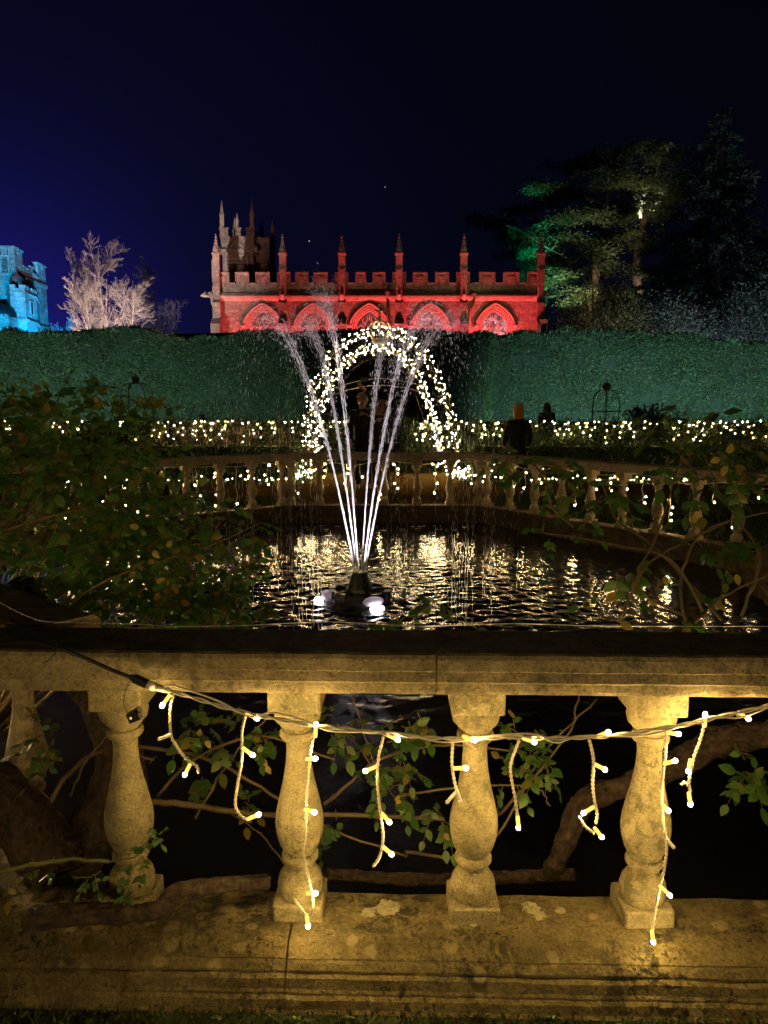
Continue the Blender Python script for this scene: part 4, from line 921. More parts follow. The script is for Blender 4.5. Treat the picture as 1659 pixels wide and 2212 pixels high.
# ------------------------------------------------------------------ fountain
m, n, l, b = new_mat('lit_water')
b.inputs['Base Color'].default_value = (0.86, 0.86, 0.90, 1); b.inputs['Roughness'].default_value = 0.12; b.inputs['Specular IOR Level'].default_value = 0.6
tr_ = n.new('ShaderNodeBsdfTranslucent'); tr_.inputs[0].default_value = (.9, .88, .92, 1); mx = n.new('ShaderNodeMixShader'); mx.inputs[0].default_value = .5
l.new(b.outputs[0], mx.inputs[1]); l.new(tr_.outputs[0], mx.inputs[2]); l.new(mx.outputs[0], n['Material Output'].inputs[0]); M_JET = m
NZ = .135
ft = thing('fountain', 'floating black fountain throwing six lit water jets in a fan', 'fountain', (FX, FY, WZ))
mb = MB(); mb.lathe([(.115, WZ+.10), (.112, WZ+.12), (.072, NZ-.03), (.070, NZ-.012), (.066, NZ-.006), (.0, NZ-.006)], 24, (FX, FY, 0), smooth=False); nz = mb.build('nozzle', M_DARK, ft)
mb = MB(); mb.lathe([(.25, WZ-.12), (.275, WZ-.02), (.28, WZ+.045), (.265, WZ+.085), (.235, WZ+.09), (.22, WZ+.065), (.14, WZ+.06), (.13, WZ+.11), (.0, WZ+.11)], 10, (FX, FY, 0), smooth=False)
for k in range(10):
    t = 2*pi*k/10+.3; mb.box((FX+math.cos(t)*.25, FY+math.sin(t)*.25, WZ+.068), (.05, .10, .07), 0, Matrix.Rotation(t, 3, 'Z'))
for k in range(5):
    t = 2*pi*k/5+.1; mb.box((FX+math.cos(t)*.2, FY+math.sin(t)*.2, WZ+.10), (.18, .025, .02), 0, Matrix.Rotation(t, 3, 'Z'))
mb.build('float', M_DARK, ft)
mb = MB(); mb.tube([(FX+.40, FY-.03, WZ-.1), (FX+.40, FY-.03, WZ+.115)], .014, 8); mb.tube([(FX+.30, FY-.02, WZ+.0), (FX+.41, FY-.03, WZ+.0)], .012, 6); mb.build('mooring_post', M_DARK, ft)
M_LENS = emit('fountain_lens', (1.0, 0.93, 0.98), 22.0)
M_HOOD = leafmat('lamp_glass', [(0, (.55, .52, .58)), (1, (.6, .57, .62))], .15, .6)
for (px, py, ang, nm) in ((812, 1297, -1.05, 0), (703, 1277, 2.75, 1)):
    p = G(px, py, WZ+.015); d = Vector((p.x-FX, p.y-FY, 0)).normalized(); sd = Vector((-d.y, d.x, 0))
    d = (Vector((.42, -.91, 0)), Vector((-.985, -.17, 0)), Vector((.75, .66, 0)))[nm].normalized(); sd = Vector((-d.y, d.x, 0)); p = Vector((FX, FY, WZ+.02))+d*.34
    Mx = Matrix((d, sd, Vector((0, 0, 1)))).transposed()
    mb = MB(); mb.ball(p-d*.045+Vector((0, 0, .03)), (.055, .100, .045), 14, 8, 0, Mx @ Matrix.Rotation(-.5, 3, 'Y')); lp = mb.build('lamp', M_HOOD, ft)
    mb = MB(); mb.ball(p+d*.035+Vector((0, 0, -.012)), (.038, .066, .030), 12, 8, 0, Mx); mb.build('lens', M_LENS, lp)
    sl = spot('fountain_lamp', p+d*.06+Vector((0, 0, .09)), (FX-(p.x-FX)*.15, FY-(p.y-FY)*.15, 1.3), 240, (1.0, .90, .97), 70, .7, .04)
    sl.parent = lp
TH0 = math.radians(12); XA = .80; HJ = 2.22
jr = random.Random(3); drops = MB(); mist = MB()
def jet_pos(k, tau, sc=1.0, hs=1.0):
    th = TH0 + k*pi/3; rad = .045 + XA*(tau if tau < 1 else 1+.45*(tau-1))*sc
    return Vector((FX+math.cos(th)*rad, FY+math.sin(th)*rad, NZ + HJ*hs*(2*tau-tau*tau)))
def drop(mb, p, v, ln, r):
    v = v.normalized(); q = v.orthogonal().normalized(); w = v.cross(q)
    ring = [p+v*ln*.15+(q*math.cos(t)+w*math.sin(t))*r for t in (0, 2*pi/3, 4*pi/3)]
    mb.add([p-v*ln*.5, *ring, p+v*ln*.5], [(0, 2, 1), (0, 3, 2), (0, 1, 3), (4, 1, 2), (4, 2, 3), (4, 3, 1)], 0, True)
for k in range(6):
    hk = 1.0 + [.0, -.03, .02, 0, .03, -.02][k]; mb = MB()
    N = 150; core = [jet_pos(k, .80*i/N, 1, hk) for i in range(N+1)]
    for st in range(4):                          # a jet is a rope of thin wavering streams that frays as it climbs
        ph = st*1.257+k; pts, rr_ = [], []
        for i, p in enumerate(core):
            tau = .80*i/N; sp_ = .0028 + .035*tau**1.5; w = sp_*(1+.5*noise.noise(Vector((i*.13, st*7, k*3))))
            a = ph+tau*5; pts.append(p+Vector((math.cos(a)*w, math.sin(a)*w, .0)) + noise.noise_vector(Vector((i*.22, st*5.1, k)))*(.014*tau)); fr = noise.noise(Vector((i*.55, st*3.3, k*9.1)))
            rr_.append(max(.0007, (.0046-.0030*min(1, tau*1.6))*(1+1.2*fr*min(1, .25+tau*3))))
        mb.tube(pts, rr_, 5)
    for _ in range(1000):
        tau = .25+.85*jr.random()**.8; sc = 1+jr.gauss(0, .035)*(tau*1.3); h = hk*(1+jr.gauss(0, .02)*tau)
        p = jet_pos(k, tau, sc, h); v = jet_pos(k, tau+.01, sc, h)-p; w = .008+.040*tau**2; p = p+Vector((jr.gauss(0, w), jr.gauss(0, w), jr.gauss(0, w)))
        drop(mb, p, v+Vector((jr.gauss(0, .002), jr.gauss(0, .002), jr.gauss(0, .002))), jr.uniform(.010, .045), jr.uniform(.0010, .0026))
    mb.build('water_jet', M_JET, ft)
    for _ in range(380):                         # spray breaking and falling
        tau = .85+1.12*jr.random(); sc = 1+jr.gauss(0, .12); h = hk*(1+jr.gauss(0, .035))
        p = jet_pos(k, tau, sc, h); w = .05+.05*max(0, tau-1); p = p+Vector((jr.gauss(0, w), jr.gauss(0, w), jr.gauss(0, w*.6)))
        if p.z < WZ: continue
        v = jet_pos(k, tau+.01, sc, h)-jet_pos(k, tau, sc, h)
        drop(drops, p, v, jr.uniform(.015, .06), jr.uniform(.0009, .0021))
    for s in range(16):                          # thin falling threads under each fall
        sc = 1+jr.gauss(0, .13); z = jr.uniform(.5, 1.7); base = jet_pos(k, 1.75, sc, hk)+Vector((jr.gauss(0, .07), jr.gauss(0, .07), 0)); x, y = base.x, base.y
        while z > WZ:
            ln = jr.uniform(.03, .12)
            if jr.random() < .72: drop(drops, Vector((x+jr.gauss(0, .002), y, z)), Vector((0, 0, -1)), ln, jr.uniform(.0009, .0020))
            z -= ln*jr.uniform(.9, 1.6)
sp_o = drops.build('spray', M_JET, ft); sp_o['kind'] = 'stuff'

# unseen hedge and light strings added to brighten the near rail and rose bushes
hb = lhedge('unseen chest high hedge strung with lights added behind the viewpoint', [(7, -5.1), (-7, -5.1), (-7, -5.9), (7, -5.9)], 1.8, 7000, shoots=400)
light_string('unseen curtain of warm bulbs added along the chest high hedge behind the viewpoint', [Vector((p.x, -5.02, p.z)) for p in curtain(-6.8, 6.8, -5.02, 1.82, 240, 1.2)], .0235, M_BULBF, turn=pi)
A = Vector((-.95, 2.15)); B = Vector((-4.6, 5.2)); u = (B-A).normalized(); icicles('unseen icicle lights added outside the short balustrade to light the rose bush', A+u*1.15, u, Vector((u.y, -u.x)) if u.x*0-u.y < 0 and (Vector((u.y, -u.x)).x < 0) else -Vector((u.y, -u.x)), 3.2, .13, .026)
balustrade('stretch of pond balustrade turning away past the last baluster of the nearest one', (2.12, 1.95), (4.9, 4.6), [.3+.5*k for k in range(7)], [1.9], [1.6], dz=-.006, ext=(-.02, .05))
A = Vector((2.1, 1.93)); B = Vector((4.9, 4.6)); u = (B-A).normalized(); icicles('unseen icicle lights added along the pond edge beyond the sparse climbing rose', A+u*.1, u, Vector((u.y, -u.x)), 3.6, .27, .007)
# ------------------------------------------------------------------ people
def skin_mesh(V, E, Rd, sub=1, root=0):
    me = bpy.data.meshes.new('tmp'); me.from_pydata([tuple(v) for v in V], E, []); o = bpy.data.objects.new('tmp', me); C.objects.link(o)
    o.modifiers.new('s', 'SKIN'); sv = me.skin_vertices[0].data
    for i, r in enumerate(Rd):
        r = r if hasattr(r, '__len__') else (r, r); sv[i].radius = r; sv[i].use_root = (i == root)
    ss = o.modifiers.new('u', 'SUBSURF'); ss.levels = sub; ss.render_levels = sub
    dg = bpy.context.evaluated_depsgraph_get(); ev = o.evaluated_get(dg); out = bpy.data.meshes.new_from_object(ev)
    bpy.data.objects.remove(o); return out
class Chain:
    def __init__(s): s.V = []; s.E = []; s.R = []
    def add(s, p, r, frm=None):
        s.V.append(Vector(p)); s.R.append(r); i = len(s.V)-1
        if frm is not None: s.E.append((frm, i))
        return i
    def path(s, pts, frm=None):
        for p, r in pts: frm = s.add(p, r, frm)
        return frm
def join_into(me, mb):
    bm = bmesh.new(); bm.from_mesh(me); me2 = mb.mesh('x'); bm.from_mesh(me2); bm.to_mesh(me); bm.free(); bpy.data.meshes.remove(me2)
def smooth(me): me.polygons.foreach_set('use_smooth', [True]*len(me.polygons)); me.update(); return me
M_SKIN = flat('skin', (0.50, 0.29, 0.19), 0.55, var=0.08)
M_EYE = flat('eye', (0.03, 0.02, 0.02), 0.3)
def hand(ch, wrist, i_w, d, side, thumb, s=1.0):
    d = d.normalized(); side = (side - d*side.dot(d)).normalized()
    palm = ch.add(wrist+d*.055*s, (.036*s, .018*s), i_w); nrm = d.cross(side)
    for q, (off, ln) in enumerate(((-.030, .062), (-.010, .072), (.011, .068), (.030, .052))):
        k = ch.add(wrist+d*.088*s+side*off*s, .0105*s, palm); k = ch.add(wrist+d*(.088+ln*.5)*s+side*off*1.1*s+nrm*.008*s, .0092*s, k); ch.add(wrist+d*(.088+ln)*s+side*off*1.15*s+nrm*.028*s, .0075*s, k)
    k = ch.add(wrist+d*.035*s-side*.042*s*thumb, .011*s, palm); ch.add(wrist+d*.075*s-side*.066*s*thumb, .009*s, k)
def person(label, foot, face, H, arms, coat, trousers, hat=None, hatc=None, stride=.06, coat_len=.52, hood=False, hair=None, group=None, scarf=None, look=(0, 0)):
    """arms: for each side (elbow, wrist) offsets from the shoulder in the person's own axes (x to own left, y forward)"""
    t = thing('person', label, 'person', foot, group); s = H/1.75
    fx = Vector((math.cos(face), math.sin(face), 0)); lx = Vector((-fx.y, fx.x, 0)); O = Vector(foot)
    def W_(x, y, z): return O + (lx*x + fx*y + Vector((0, 0, z)))*s
    ch = Chain(); pel = ch.add(W_(0, 0, .95), (.15*s, .11*s)); b1 = ch.add(W_(0, .01, 1.12), (.14*s, .10*s), pel); b2 = ch.add(W_(0, .0, 1.34), (.17*s, .11*s), b1); nk = ch.add(W_(0, -.01, 1.50), .055*s, b2)
    lk, pt = look
    hd = ch.add(W_(0, .01, 1.60), (.078*s, .09*s), nk); ch.add(W_(0, .015, 1.69), (.070*s, .084*s), hd)
    for sg, st in ((1, stride), (-1, -stride)):
        h = ch.add(W_(sg*.09, 0, .88), .095*s, pel); k = ch.add(W_(sg*.10, st*.6+.02, .50), .062*s, h); c_ = ch.add(W_(sg*.10, st*.8, .34), .056*s, k); a = ch.add(W_(sg*.10, st-.01, .09), .040*s, c_); ch.path([(W_(sg*.105, st+.06, .045), .036*s), (W_(sg*.11, st+.17, .035), .028*s)], a)
    wr = []
    for sg, (el, wri) in zip((1, -1), arms):
        sh = Vector((sg*.19, 0, 1.43)); i0 = ch.add(W_(*sh), .062*s, b2); e = sh+Vector(el); i1 = ch.add(W_(*e), .042*s, i0); w = sh+Vector(wri); i2 = ch.add(W_(*w), .030*s, i1)
        dW = (W_(*w)-W_(*e)).normalized(); hand(ch, W_(*w), i2, dW, lx if abs(dW.dot(lx)) < .8 else fx, sg, s); wr.append((W_(*sh), W_(*e), W_(*w)))
    me = smooth(skin_mesh(ch.V, ch.E, ch.R, 1, 0))
    hc = W_(0, .02, 1.645); Mh = Matrix((lx, fx, Vector((0, 0, 1)))).transposed() @ Matrix.Rotation(lk, 3, 'Z') @ Matrix.Rotation(pt, 3, 'X')
    mb = MB(); mb.ball(hc, (.079*s, .097*s, .118*s), 14, 10, 0, Mh)
    q = lambda x, y, z: hc + Mh @ Vector((x*s, y*s, z*s))
    mb.ball(q(0, .103, -.012), (.014*s, .022*s, .024*s), 6, 5, 0, Mh); mb.ball(q(0, .085, -.085), (.038*s, .022*s, .026*s), 7, 5, 0, Mh)
    for sg in (1, -1): mb.ball(q(sg*.080, .0, -.005), (.012*s, .024*s, .034*s), 6, 5, 0, Mh)
    mb.ball(q(0, .098, -.055), (.026*s, .008*s, .007*s), 6, 4, 1, Mh)
    for sg in (1, -1): mb.ball(q(sg*.031, .089, .018), (.013*s, .010*s, .009*s), 6, 4, 2, Mh); mb.box(q(sg*.031, .094, .038), (.034*s, .012*s, .007*s), 2, Mh)
    join_into(me, mb); smooth(me); body = link('body', me, [M_SKIN, flat('lips', (.34, .13, .11), .5), M_EYE], t)
    # clothes
    ch = Chain(); a0 = ch.add(W_(0, 0, .95), (.155*s, .125*s))
    for sg, st in ((1, stride), (-1, -stride)): ch.path([(W_(sg*.095, 0, .86), .106*s), (W_(sg*.10, st*.6+.015, .50), .076*s), (W_(sg*.10, st*.8, .32), .072*s), (W_(sg*.10, st-.01, .08), .060*s)], a0)
    link('trousers', smooth(skin_mesh(ch.V, ch.E, ch.R)), trousers, t)
    for sg, st in ((1, stride), (-1, -stride)):
        ch = Chain(); ch.path([(W_(sg*.10, st-.05, .055), (.05*s, .055*s)), (W_(sg*.105, st+.06, .05), (.05*s, .05*s)), (W_(sg*.11, st+.19, .035), (.045*s, .034*s))]); link('shoe', smooth(skin_mesh(ch.V, ch.E, ch.R)), M_DARK, t)
    ch = Chain(); c0 = ch.add(W_(0, 0, coat_len+.04), (.205*s, .165*s)); c1 = ch.add(W_(0, 0, .95), (.185*s, .15*s), c0); c2 = ch.add(W_(0, 0, 1.15), (.175*s, .14*s), c1); c3 = ch.add(W_(0, 0, 1.36), (.195*s, .14*s), c2); c4 = ch.add(W_(0, -.01, 1.475), (.10*s, .085*s), c3); ch.add(W_(0, -.01, 1.53), (.085*s, .08*s), c4)
    for sh, e, w in wr: ch.path([(sh, .085*s), (e, .068*s), (w.lerp(e, .08), .056*s)], c3)
    link('coat', smooth(skin_mesh(ch.V, ch.E, ch.R)), coat, t)
    if scarf: mb = MB(); mb.lathe([(.07*s, -.05*s), (.105*s, -.03*s), (.11*s, .01*s), (.09*s, .05*s), (.07*s, .06*s)], 14, W_(0, .01, 1.50)); mb.build('scarf', scarf, t)
    if hat in ('beanie', 'deep_beanie'):
        mb = MB(); prof = ([(.080, -.10), (.092, -.07), (.099, -.02)] if hat == 'deep_beanie' else [])+[(.088 if hat == 'beanie' else .101, .02), (.098, .025), (.100, .075), (.094, .078), (.098, .12), (.088, .165), (.058, .195), (.02, .205), (.001, .206)]
        c_ = q(0, -.008, -.035); mb.lathe([(r*s, z*s) for r, z in prof], 18, c_, 0, True, Mh, 1, 1.12); ht = mb.build('hat', hatc, t)
    if hat == 'hood':
        mb = MB(); vs = []; n = 18
        for j in range(9):                       # open-fronted hood: rings from the face rim round the back of the head
            f = j/8; y = .075-.185*f; rx = (.112+.025*math.sin(f*pi*.8))*(1 if f < .8 else 1-(f-.8)*3.2); rz = rx*1.28
            for k in range(n): a = 2*pi*k/n; vs.append(q(math.cos(a)*rx, y, math.sin(a)*rz-.005-(.05*f if math.sin(a) < 0 else 0)))
        mb.add(vs, [(j*n+k, j*n+(k+1) % n, (j+1)*n+(k+1) % n, (j+1)*n+k) for j in range(8) for k in range(n)] + [tuple(8*n+k for k in range(n))], 0, True)
        mb.tube([vs[k] for k in range(n)]+[vs[0]], .018*s, 6); mb.build('hood', hatc, t)
    if hair:
        mb = MB(); mb.ball(q(0, -.025, .025), (.092*s, .095*s, .115*s), 14, 10, 0, Mh)
        for k in range(22):
            a = pi*(1.0+1.0*k/21); x, y = .085*math.cos(a), .085*math.sin(a)-.01; mb.tube(spline([q(x, y, .03), q(x*1.25, y*1.2, -.12), q(x*1.3+.02*math.sin(k*3), y*1.25, -.28-.05*math.sin(k*5))], 4), [.026*s*(1-.06*i) for i in range(9)], 5)
        mb.build('hair', hair, t)
    return t, wr
DCOAT = flat('dark_coat', (0.022, 0.020, 0.020), 0.85, var=.4, scale=12, bump=.4); BCOAT = flat('brown_coat', (0.045, 0.034, 0.026), 0.85, var=.4, scale=12, bump=.4)
JEANS = flat('dark_jeans', (0.022, 0.026, 0.040), 0.85); BLKT = flat('black_trousers', (0.010, 0.010, 0.011), 0.85)
KNIT = flat('pale_tan_knit', (0.55, 0.42, 0.27), 0.95, var=.3, scale=70, bump=.8); FUR = flat('cream_fur_hood', (0.42, 0.33, 0.20), 0.95, var=.4, scale=60, bump=.9)
MUST = flat('mustard_knit', (0.62, 0.29, 0.035), 0.95, var=.3, scale=70, bump=.8); NAVY = flat('navy_coat', (0.045, 0.05, 0.10), 0.85, var=.4, scale=18, bump=.5)
PY = 14.5
g = G(782, 1053, .01); g = P(784, 1053, PY); down = ((0.05, .02, -.28), (.04, .10, -.52))
t, wr = person('man in tan knit hat and dark coat raising a phone under the arch', (g.x, PY, .008), -pi/2, 1.84, [((.07, .16, .20), (-.16+.0, .34, .43)), ((-.05, .02, -.28), (-.04, .10, -.52))], DCOAT, JEANS, 'beanie', KNIT, .07, .50, look=(.15, .12))
wpt = wr[0][2]; ph = thing('phone', 'dark phone held up in the raised hand under the arch', 'phone', wpt+Vector((0, 0, .16))); mb = MB(); mb.box(wpt+Vector((.02, -.03, .17)), (.15, .010, .075)); mb.build('case', M_DARK, ph)
mb = MB(); mb.box(wpt+Vector((.02, -.024, .17)), (.14, .003, .068)); mb.build('screen', flat('phone_glass', (.02, .02, .025), .1), ph)
g = P(823, 1054, PY-.12)
person('woman in cream furry hood and dark coat smiling up beside the man under the arch', (g.x, PY-.12, .008), -pi/2+.12, 1.70, [((.06, .03, -.27), (.02, .14, -.48)), ((-.06, .03, -.27), (-.02, .14, -.48))], BCOAT, BLKT, 'hood', FUR, .05, .55, scarf=flat('black_scarf', (.012, .011, .011), .9), look=(-.25, .28))
YB_ = 13.6; g = P(1116, 1060, YB_)
person('person in mustard knit hat and black coat walking behind the pond balustrade', (g.x, YB_, .008), pi*.56, 1.62, [((.05, .05, -.27), (.03, .16, -.48)), ((-.05, -.05, -.27), (-.03, .04, -.50))], flat('black_coat', (.014, .013, .012), .85, var=.4, scale=12, bump=.4), BLKT, 'deep_beanie', MUST, .16, .62)
g = P(1181, 900, 22.0)
person('long haired person in a navy coat standing beyond the lit low hedge', (g.x, 22.0, .005), pi*.55, 1.76, [((.05, .0, -.28), (.05, .06, -.53)), ((-.05, .0, -.28), (-.05, .06, -.53))], NAVY, BLKT, None, None, .05, .5, hair=flat('dark_hair', (.035, .033, .045), .6, var=.4, scale=30))
g = P(437, 900, 21.5)
person('short person in dark clothes beyond the lit hedge among reddish stems', (g.x, 21.5, .005), pi*.3, 1.42, [((.05, .05, -.27), (.03, .2, -.40)), ((-.05, .05, -.27), (-.03, .2, -.40))], DCOAT, BLKT, None, None, .04, .5, hair=flat('black_hair', (.02, .02, .025), .6))
# ------------------------------------------------------------------ wire plant supports, border shrubs
def plant_support(label, px0, px1, ptop, pring, Y):
    a, b = P(px0, pring, Y), P(px1, pring, Y); top = P((px0+px1)/2, ptop, Y).z; c = Vector(((a.x+b.x)/2, Y, 0)); w = (b.x-a.x)/2
    t = thing('plant_support', label, 'plant support', c); mb = MB()
    for k in range(3):
        th = .25+k*pi/3; d = Vector((math.cos(th)*w, math.sin(th)*w*.8, 0)); sh = top-.30
        mb.tube(spline([c+d, c+d+Vector((0, 0, sh*.6)), c+d+Vector((0, 0, sh)), c+d*.82+Vector((0, 0, top-.10)), c+d*.45+Vector((0, 0, top)), c+Vector((0, 0, top)), c-d*.45+Vector((0, 0, top)), c-d*.82+Vector((0, 0, top-.10)), c-d+Vector((0, 0, sh)), c-d+Vector((0, 0, sh*.6)), c-d], 5), .012, 5)
    mb.build('frame', M_IRON, t); mb = MB(); ring = [c+Vector((math.cos(x)*w, math.sin(x)*w*.8, a.z)) for x in np.linspace(0, 2*pi, 25)]; mb.tube(ring, .017, 5); mb.build('ring', M_IRON, t)
    mb = MB(); z = top
    mb.lathe([(.03, 0), (.06, .03), (.07, .09), (.05, .15), (.02, .2), (.012, .29), (.001, .31)], 8, (c.x, c.y, z))
    for k in range(6): x = k*pi/3; mb.tube(spline([(c.x+.05*math.cos(x), c.y+.05*math.sin(x), z+.02), (c.x+.10*math.cos(x), c.y+.10*math.sin(x), z+.10), (c.x+.07*math.cos(x), c.y+.07*math.sin(x), z+.2)], 4), .018, 5)
    mb.build('finial', flat('rust_red_iron', (.10, .035, .025), .8), t)
plant_support('domed iron plant support with a flame finial above the lit hedge before the teal hedge', 1277, 1340, 843, 889, 21.0)
plant_support('domed iron plant support half lost behind rose leaves near the bare brown stems', 264, 330, 828, 902, 21.0)
M_DEAD = flat('bare_stem', (0.14, 0.085, 0.05), .9, var=.4, scale=15)
def stems_shrub(name, label, c, w, h, n, mat, lean=.25):
    t = thing(name, label, 'shrub', c); mb = MB(); c = Vector(c)
    for k in range(n):
        b = c+Vector((R.normal(0, w*.35), R.normal(0, .22), 0)); d = Vector((R.normal(0, lean), R.normal(0, lean*.6), 1)); hh = h*R.uniform(.5, 1.1); e = b+d*hh
        pl = spline([b, b.lerp(e, .5)+Vector((R.normal(0, .05), 0, 0)), e], 4); mb.tube(pl, [.010*(1-.09*i) for i in range(9)], 3, cap=False)
        for j in range(4): i = R.randint(2, 8); q = pl[i]; mb.tube([q, q+Vector((R.normal(0, .14), R.normal(0, .1), abs(R.normal(0, .16))))], [.005, .0025], 3, cap=False)
    mb.build('stem', mat, t); return t
M_REDSTEM = flat('reddish_stem', (0.13, 0.045, 0.035), .9)
g = P(455, 950, 17.8); stems_shrub('bare_shrub', 'bare brown stemmed shrub thicket between the two low hedges', (g.x, 17.8, 0), 2.6, 1.35, 150, M_DEAD)
g = P(390, 950, 20.6); stems_shrub('bare_shrub', 'reddish bare shrub rising beyond the lit hedge by the short dark figure', (g.x, 20.6, 0), 1.9, 1.75, 130, M_REDSTEM)
g = P(560, 950, 17.7); stems_shrub('bare_shrub', 'sparse bare shrub beside the arch foot by the brown thicket', (g.x, 17.7, 0), 1.2, 1.1, 50, M_DEAD)
g = P(1405, 905, 20.4); bush('shrub', 'dark rounded shrub poking over the lit hedge below the firs', (g.x, 20.4, .9), (.95, .7, .9), 2600, .10, M_BUSH, 14, clump=40)
g = P(1476, 905, 20.8); stems_shrub('bare_shrub', 'thin upright dark stems beside the rounded shrub past the lit hedge', (g.x, 20.8, 0), .4, 1.75, 24, M_DEAD, .12)

# ------------------------------------------------------------------ climbing roses
def leaf_outline():
    mid = [(0, 0, 0), (0, .33, .05), (0, .68, .03), (0, 1, -.06)]; Lf = [(-.20, .13, .0), (-.31, .38, .0), (-.25, .66, -.03), (-.10, .88, -.05)]
    V = mid+Lf+[(-x, y, z) for x, y, z in Lf]
    Fc = [(0, 1, 5, 4), (1, 2, 6, 5), (2, 3, 7, 6), (0, 8, 9, 1), (1, 9, 10, 2), (2, 10, 11, 3)]
    return V, Fc
LV, LF = leaf_outline()
GREENS = [(0, (0.045, 0.13, 0.024)), (.45, (0.080, 0.19, 0.036)), (.80, (0.14, 0.23, 0.05)), (.93, (.20, .20, .035)), (1, (.34, .25, .05))]
M_LEAF = leafmat('rose_leaf', GREENS, .33, .35, 'object', .5); M_LEAFI = leafmat('rose_leaf_mass', GREENS, .33, .35, 'island', .5)
OLIVES = [(0, (0.055, 0.17, 0.03)), (.5, (0.10, 0.25, 0.05)), (.82, (0.19, 0.28, 0.06)), (1, (.30, .20, .045))]
M_LEAFO = leafmat('olive_rose_leaf', OLIVES, .35, .4, 'object', .5); M_LEAFOI = leafmat('olive_rose_leaf_mass', OLIVES, .35, .4, 'island', .5)
M_YLEAF = leafmat('yellow_leaf', [(0, (.46, .33, .06)), (1, (.60, .45, .11))], .4, .4, 'object')
def leaf_me(mat, nm='leaf'): me = bpy.data.meshes.new(nm); me.from_pydata(LV, [], LF); me.polygons.foreach_set('use_smooth', [True]*len(LF)); me.materials.append(mat); return me
LM_G, LM_O, LM_Y = leaf_me(M_LEAF), leaf_me(M_LEAFO), leaf_me(M_YLEAF)
def lmat(p, axis, nrm, s, curl=1.0):
    y = Vector(axis).normalized(); z = Vector(nrm); z = (z-y*z.dot(y)); z = z.normalized() if z.length > 1e-4 else y.orthogonal(); x = y.cross(z)
    M = Matrix((x, y, z)).transposed().to_4x4(); M = Matrix.Translation(p) @ M @ Matrix.Diagonal((s, s, s, 1)); return M
def rose(name, label, cat, root, stems, sprigs, olive=False, yellow=(), lim=300, seed=1, mat=None):
    rs = random.Random(seed); t = thing(name, label, cat, root); mb = MB(); Ls = []
    for pts, r0, r1 in stems:
        pl = spline(pts, 6); n = len(pl); sm = MB(); sm.tube([p+Vector((rs.gauss(0, .003), rs.gauss(0, .003), 0)) for p in pl], [r0+(r1-r0)*i/(n-1) for i in range(n)], 6); sm.build('stem', mat or M_TWIG, t)
        for k in range(int(n*.8)):
            q = pl[rs.randrange(n)]; d = Vector((rs.gauss(0, 1), rs.gauss(0, 1), rs.gauss(0, 1))).normalized(); mb.tube([q, q+d*(r0+.008)], [r0*.4, .0006], 3, cap=False)
    for p, d, s in sprigs:
        p, d = Vector(p), Vector(d).normalized(); side = Vector((-d.y, d.x, rs.gauss(0, .2))); side = side.normalized() if side.length > .1 else Vector((1, 0, 0)); upv = side.cross(d)
        if upv.z < 0: upv, side = -upv, -side
        L = s*1.9; pl = [p+d*L*f+Vector((0, 0, -L*.30*f*f)) for f in (0, .3, .6, 1.0)]; mb.tube(pl, [.0022, .0018, .0014, .001], 4, cap=False)
        for q, sg in ((pl[1], 1), (pl[1], -1), (pl[2], 1), (pl[2], -1), (pl[3], 0)):
            if rs.random() < .10: continue
            a = (side*sg*.95 + d*(.45 if sg else 1)+Vector((0, 0, -.25-.3*rs.random()))).normalized(); nr = upv+Vector((rs.gauss(0, .4), rs.gauss(0, .4)-.75, rs.gauss(0, .25)))
            Ls.append(lmat(q, a, nr, s*rs.uniform(.75, 1.15)*(1.15 if sg == 0 else 1)))
    if mb.v: o = mb.build('twig', mat or M_TWIG, t); o['kind'] = 'stuff'
    Ls.sort(key=lambda M: (0 if abs(M.translation.x) < M.translation.y*.53 else 10)+ (M.translation-Vector((0, 0, CAM_H))).length)
    me = LM_O if olive else LM_G
    for M in Ls[:lim]:
        o = bpy.data.objects.new('leaf', me); C.objects.link(o); o.parent = t; o.matrix_local = Matrix.Translation(-t.location) @ M
    rest = Ls[lim:]
    if rest:
        lv = np.array(LV); allv = np.concatenate([lv @ np.array(M.to_3x3()).T + np.array(M.translation) for M in rest]); q = np.array(LF)
        Q = (np.arange(len(rest))[:, None, None]*len(LV) + q[None]).reshape(-1, 4); o = link('foliage', np_mesh('foliage', allv, Q, True), M_LEAFOI if olive else M_LEAFI, t); o['kind'] = 'stuff'
    for p, a, s in yellow:
        o = bpy.data.objects.new('leaf', LM_Y); C.objects.link(o); o.parent = t; o.matrix_local = Matrix.Translation(-t.location) @ lmat(p, a, (rs.gauss(0, .3), -1, .3), s); o['label'] = 'yellowed leaf'
    return t
def ell(c, r, n, size, out=.7, dens=.45):
    o = []
    for k in range(n):
        v = Vector(R.normal(size=3)).normalized()*(R.rand()**dens); p = Vector(c)+Vector((v.x*r[0], v.y*r[1], v.z*r[2])); d = v*out+Vector(R.normal(size=3))*.5+Vector((0, -.15, -.1)); o.append((p, d, size*R.uniform(.7, 1.25)))
    return o
def stems_to(root, sprigs, n, r0=.010):
    out = []; root = Vector(root)
    for k in R.choice(len(sprigs), n, replace=False):
        p = Vector(sprigs[k][0]); m = root.lerp(p, .5)+Vector((R.normal(0, .08), R.normal(0, .08), .10+abs(R.normal(0, .12)))); out.append(([root+Vector((R.normal(0, .05), R.normal(0, .05), 0)), m, p], r0, .0025))
    return out
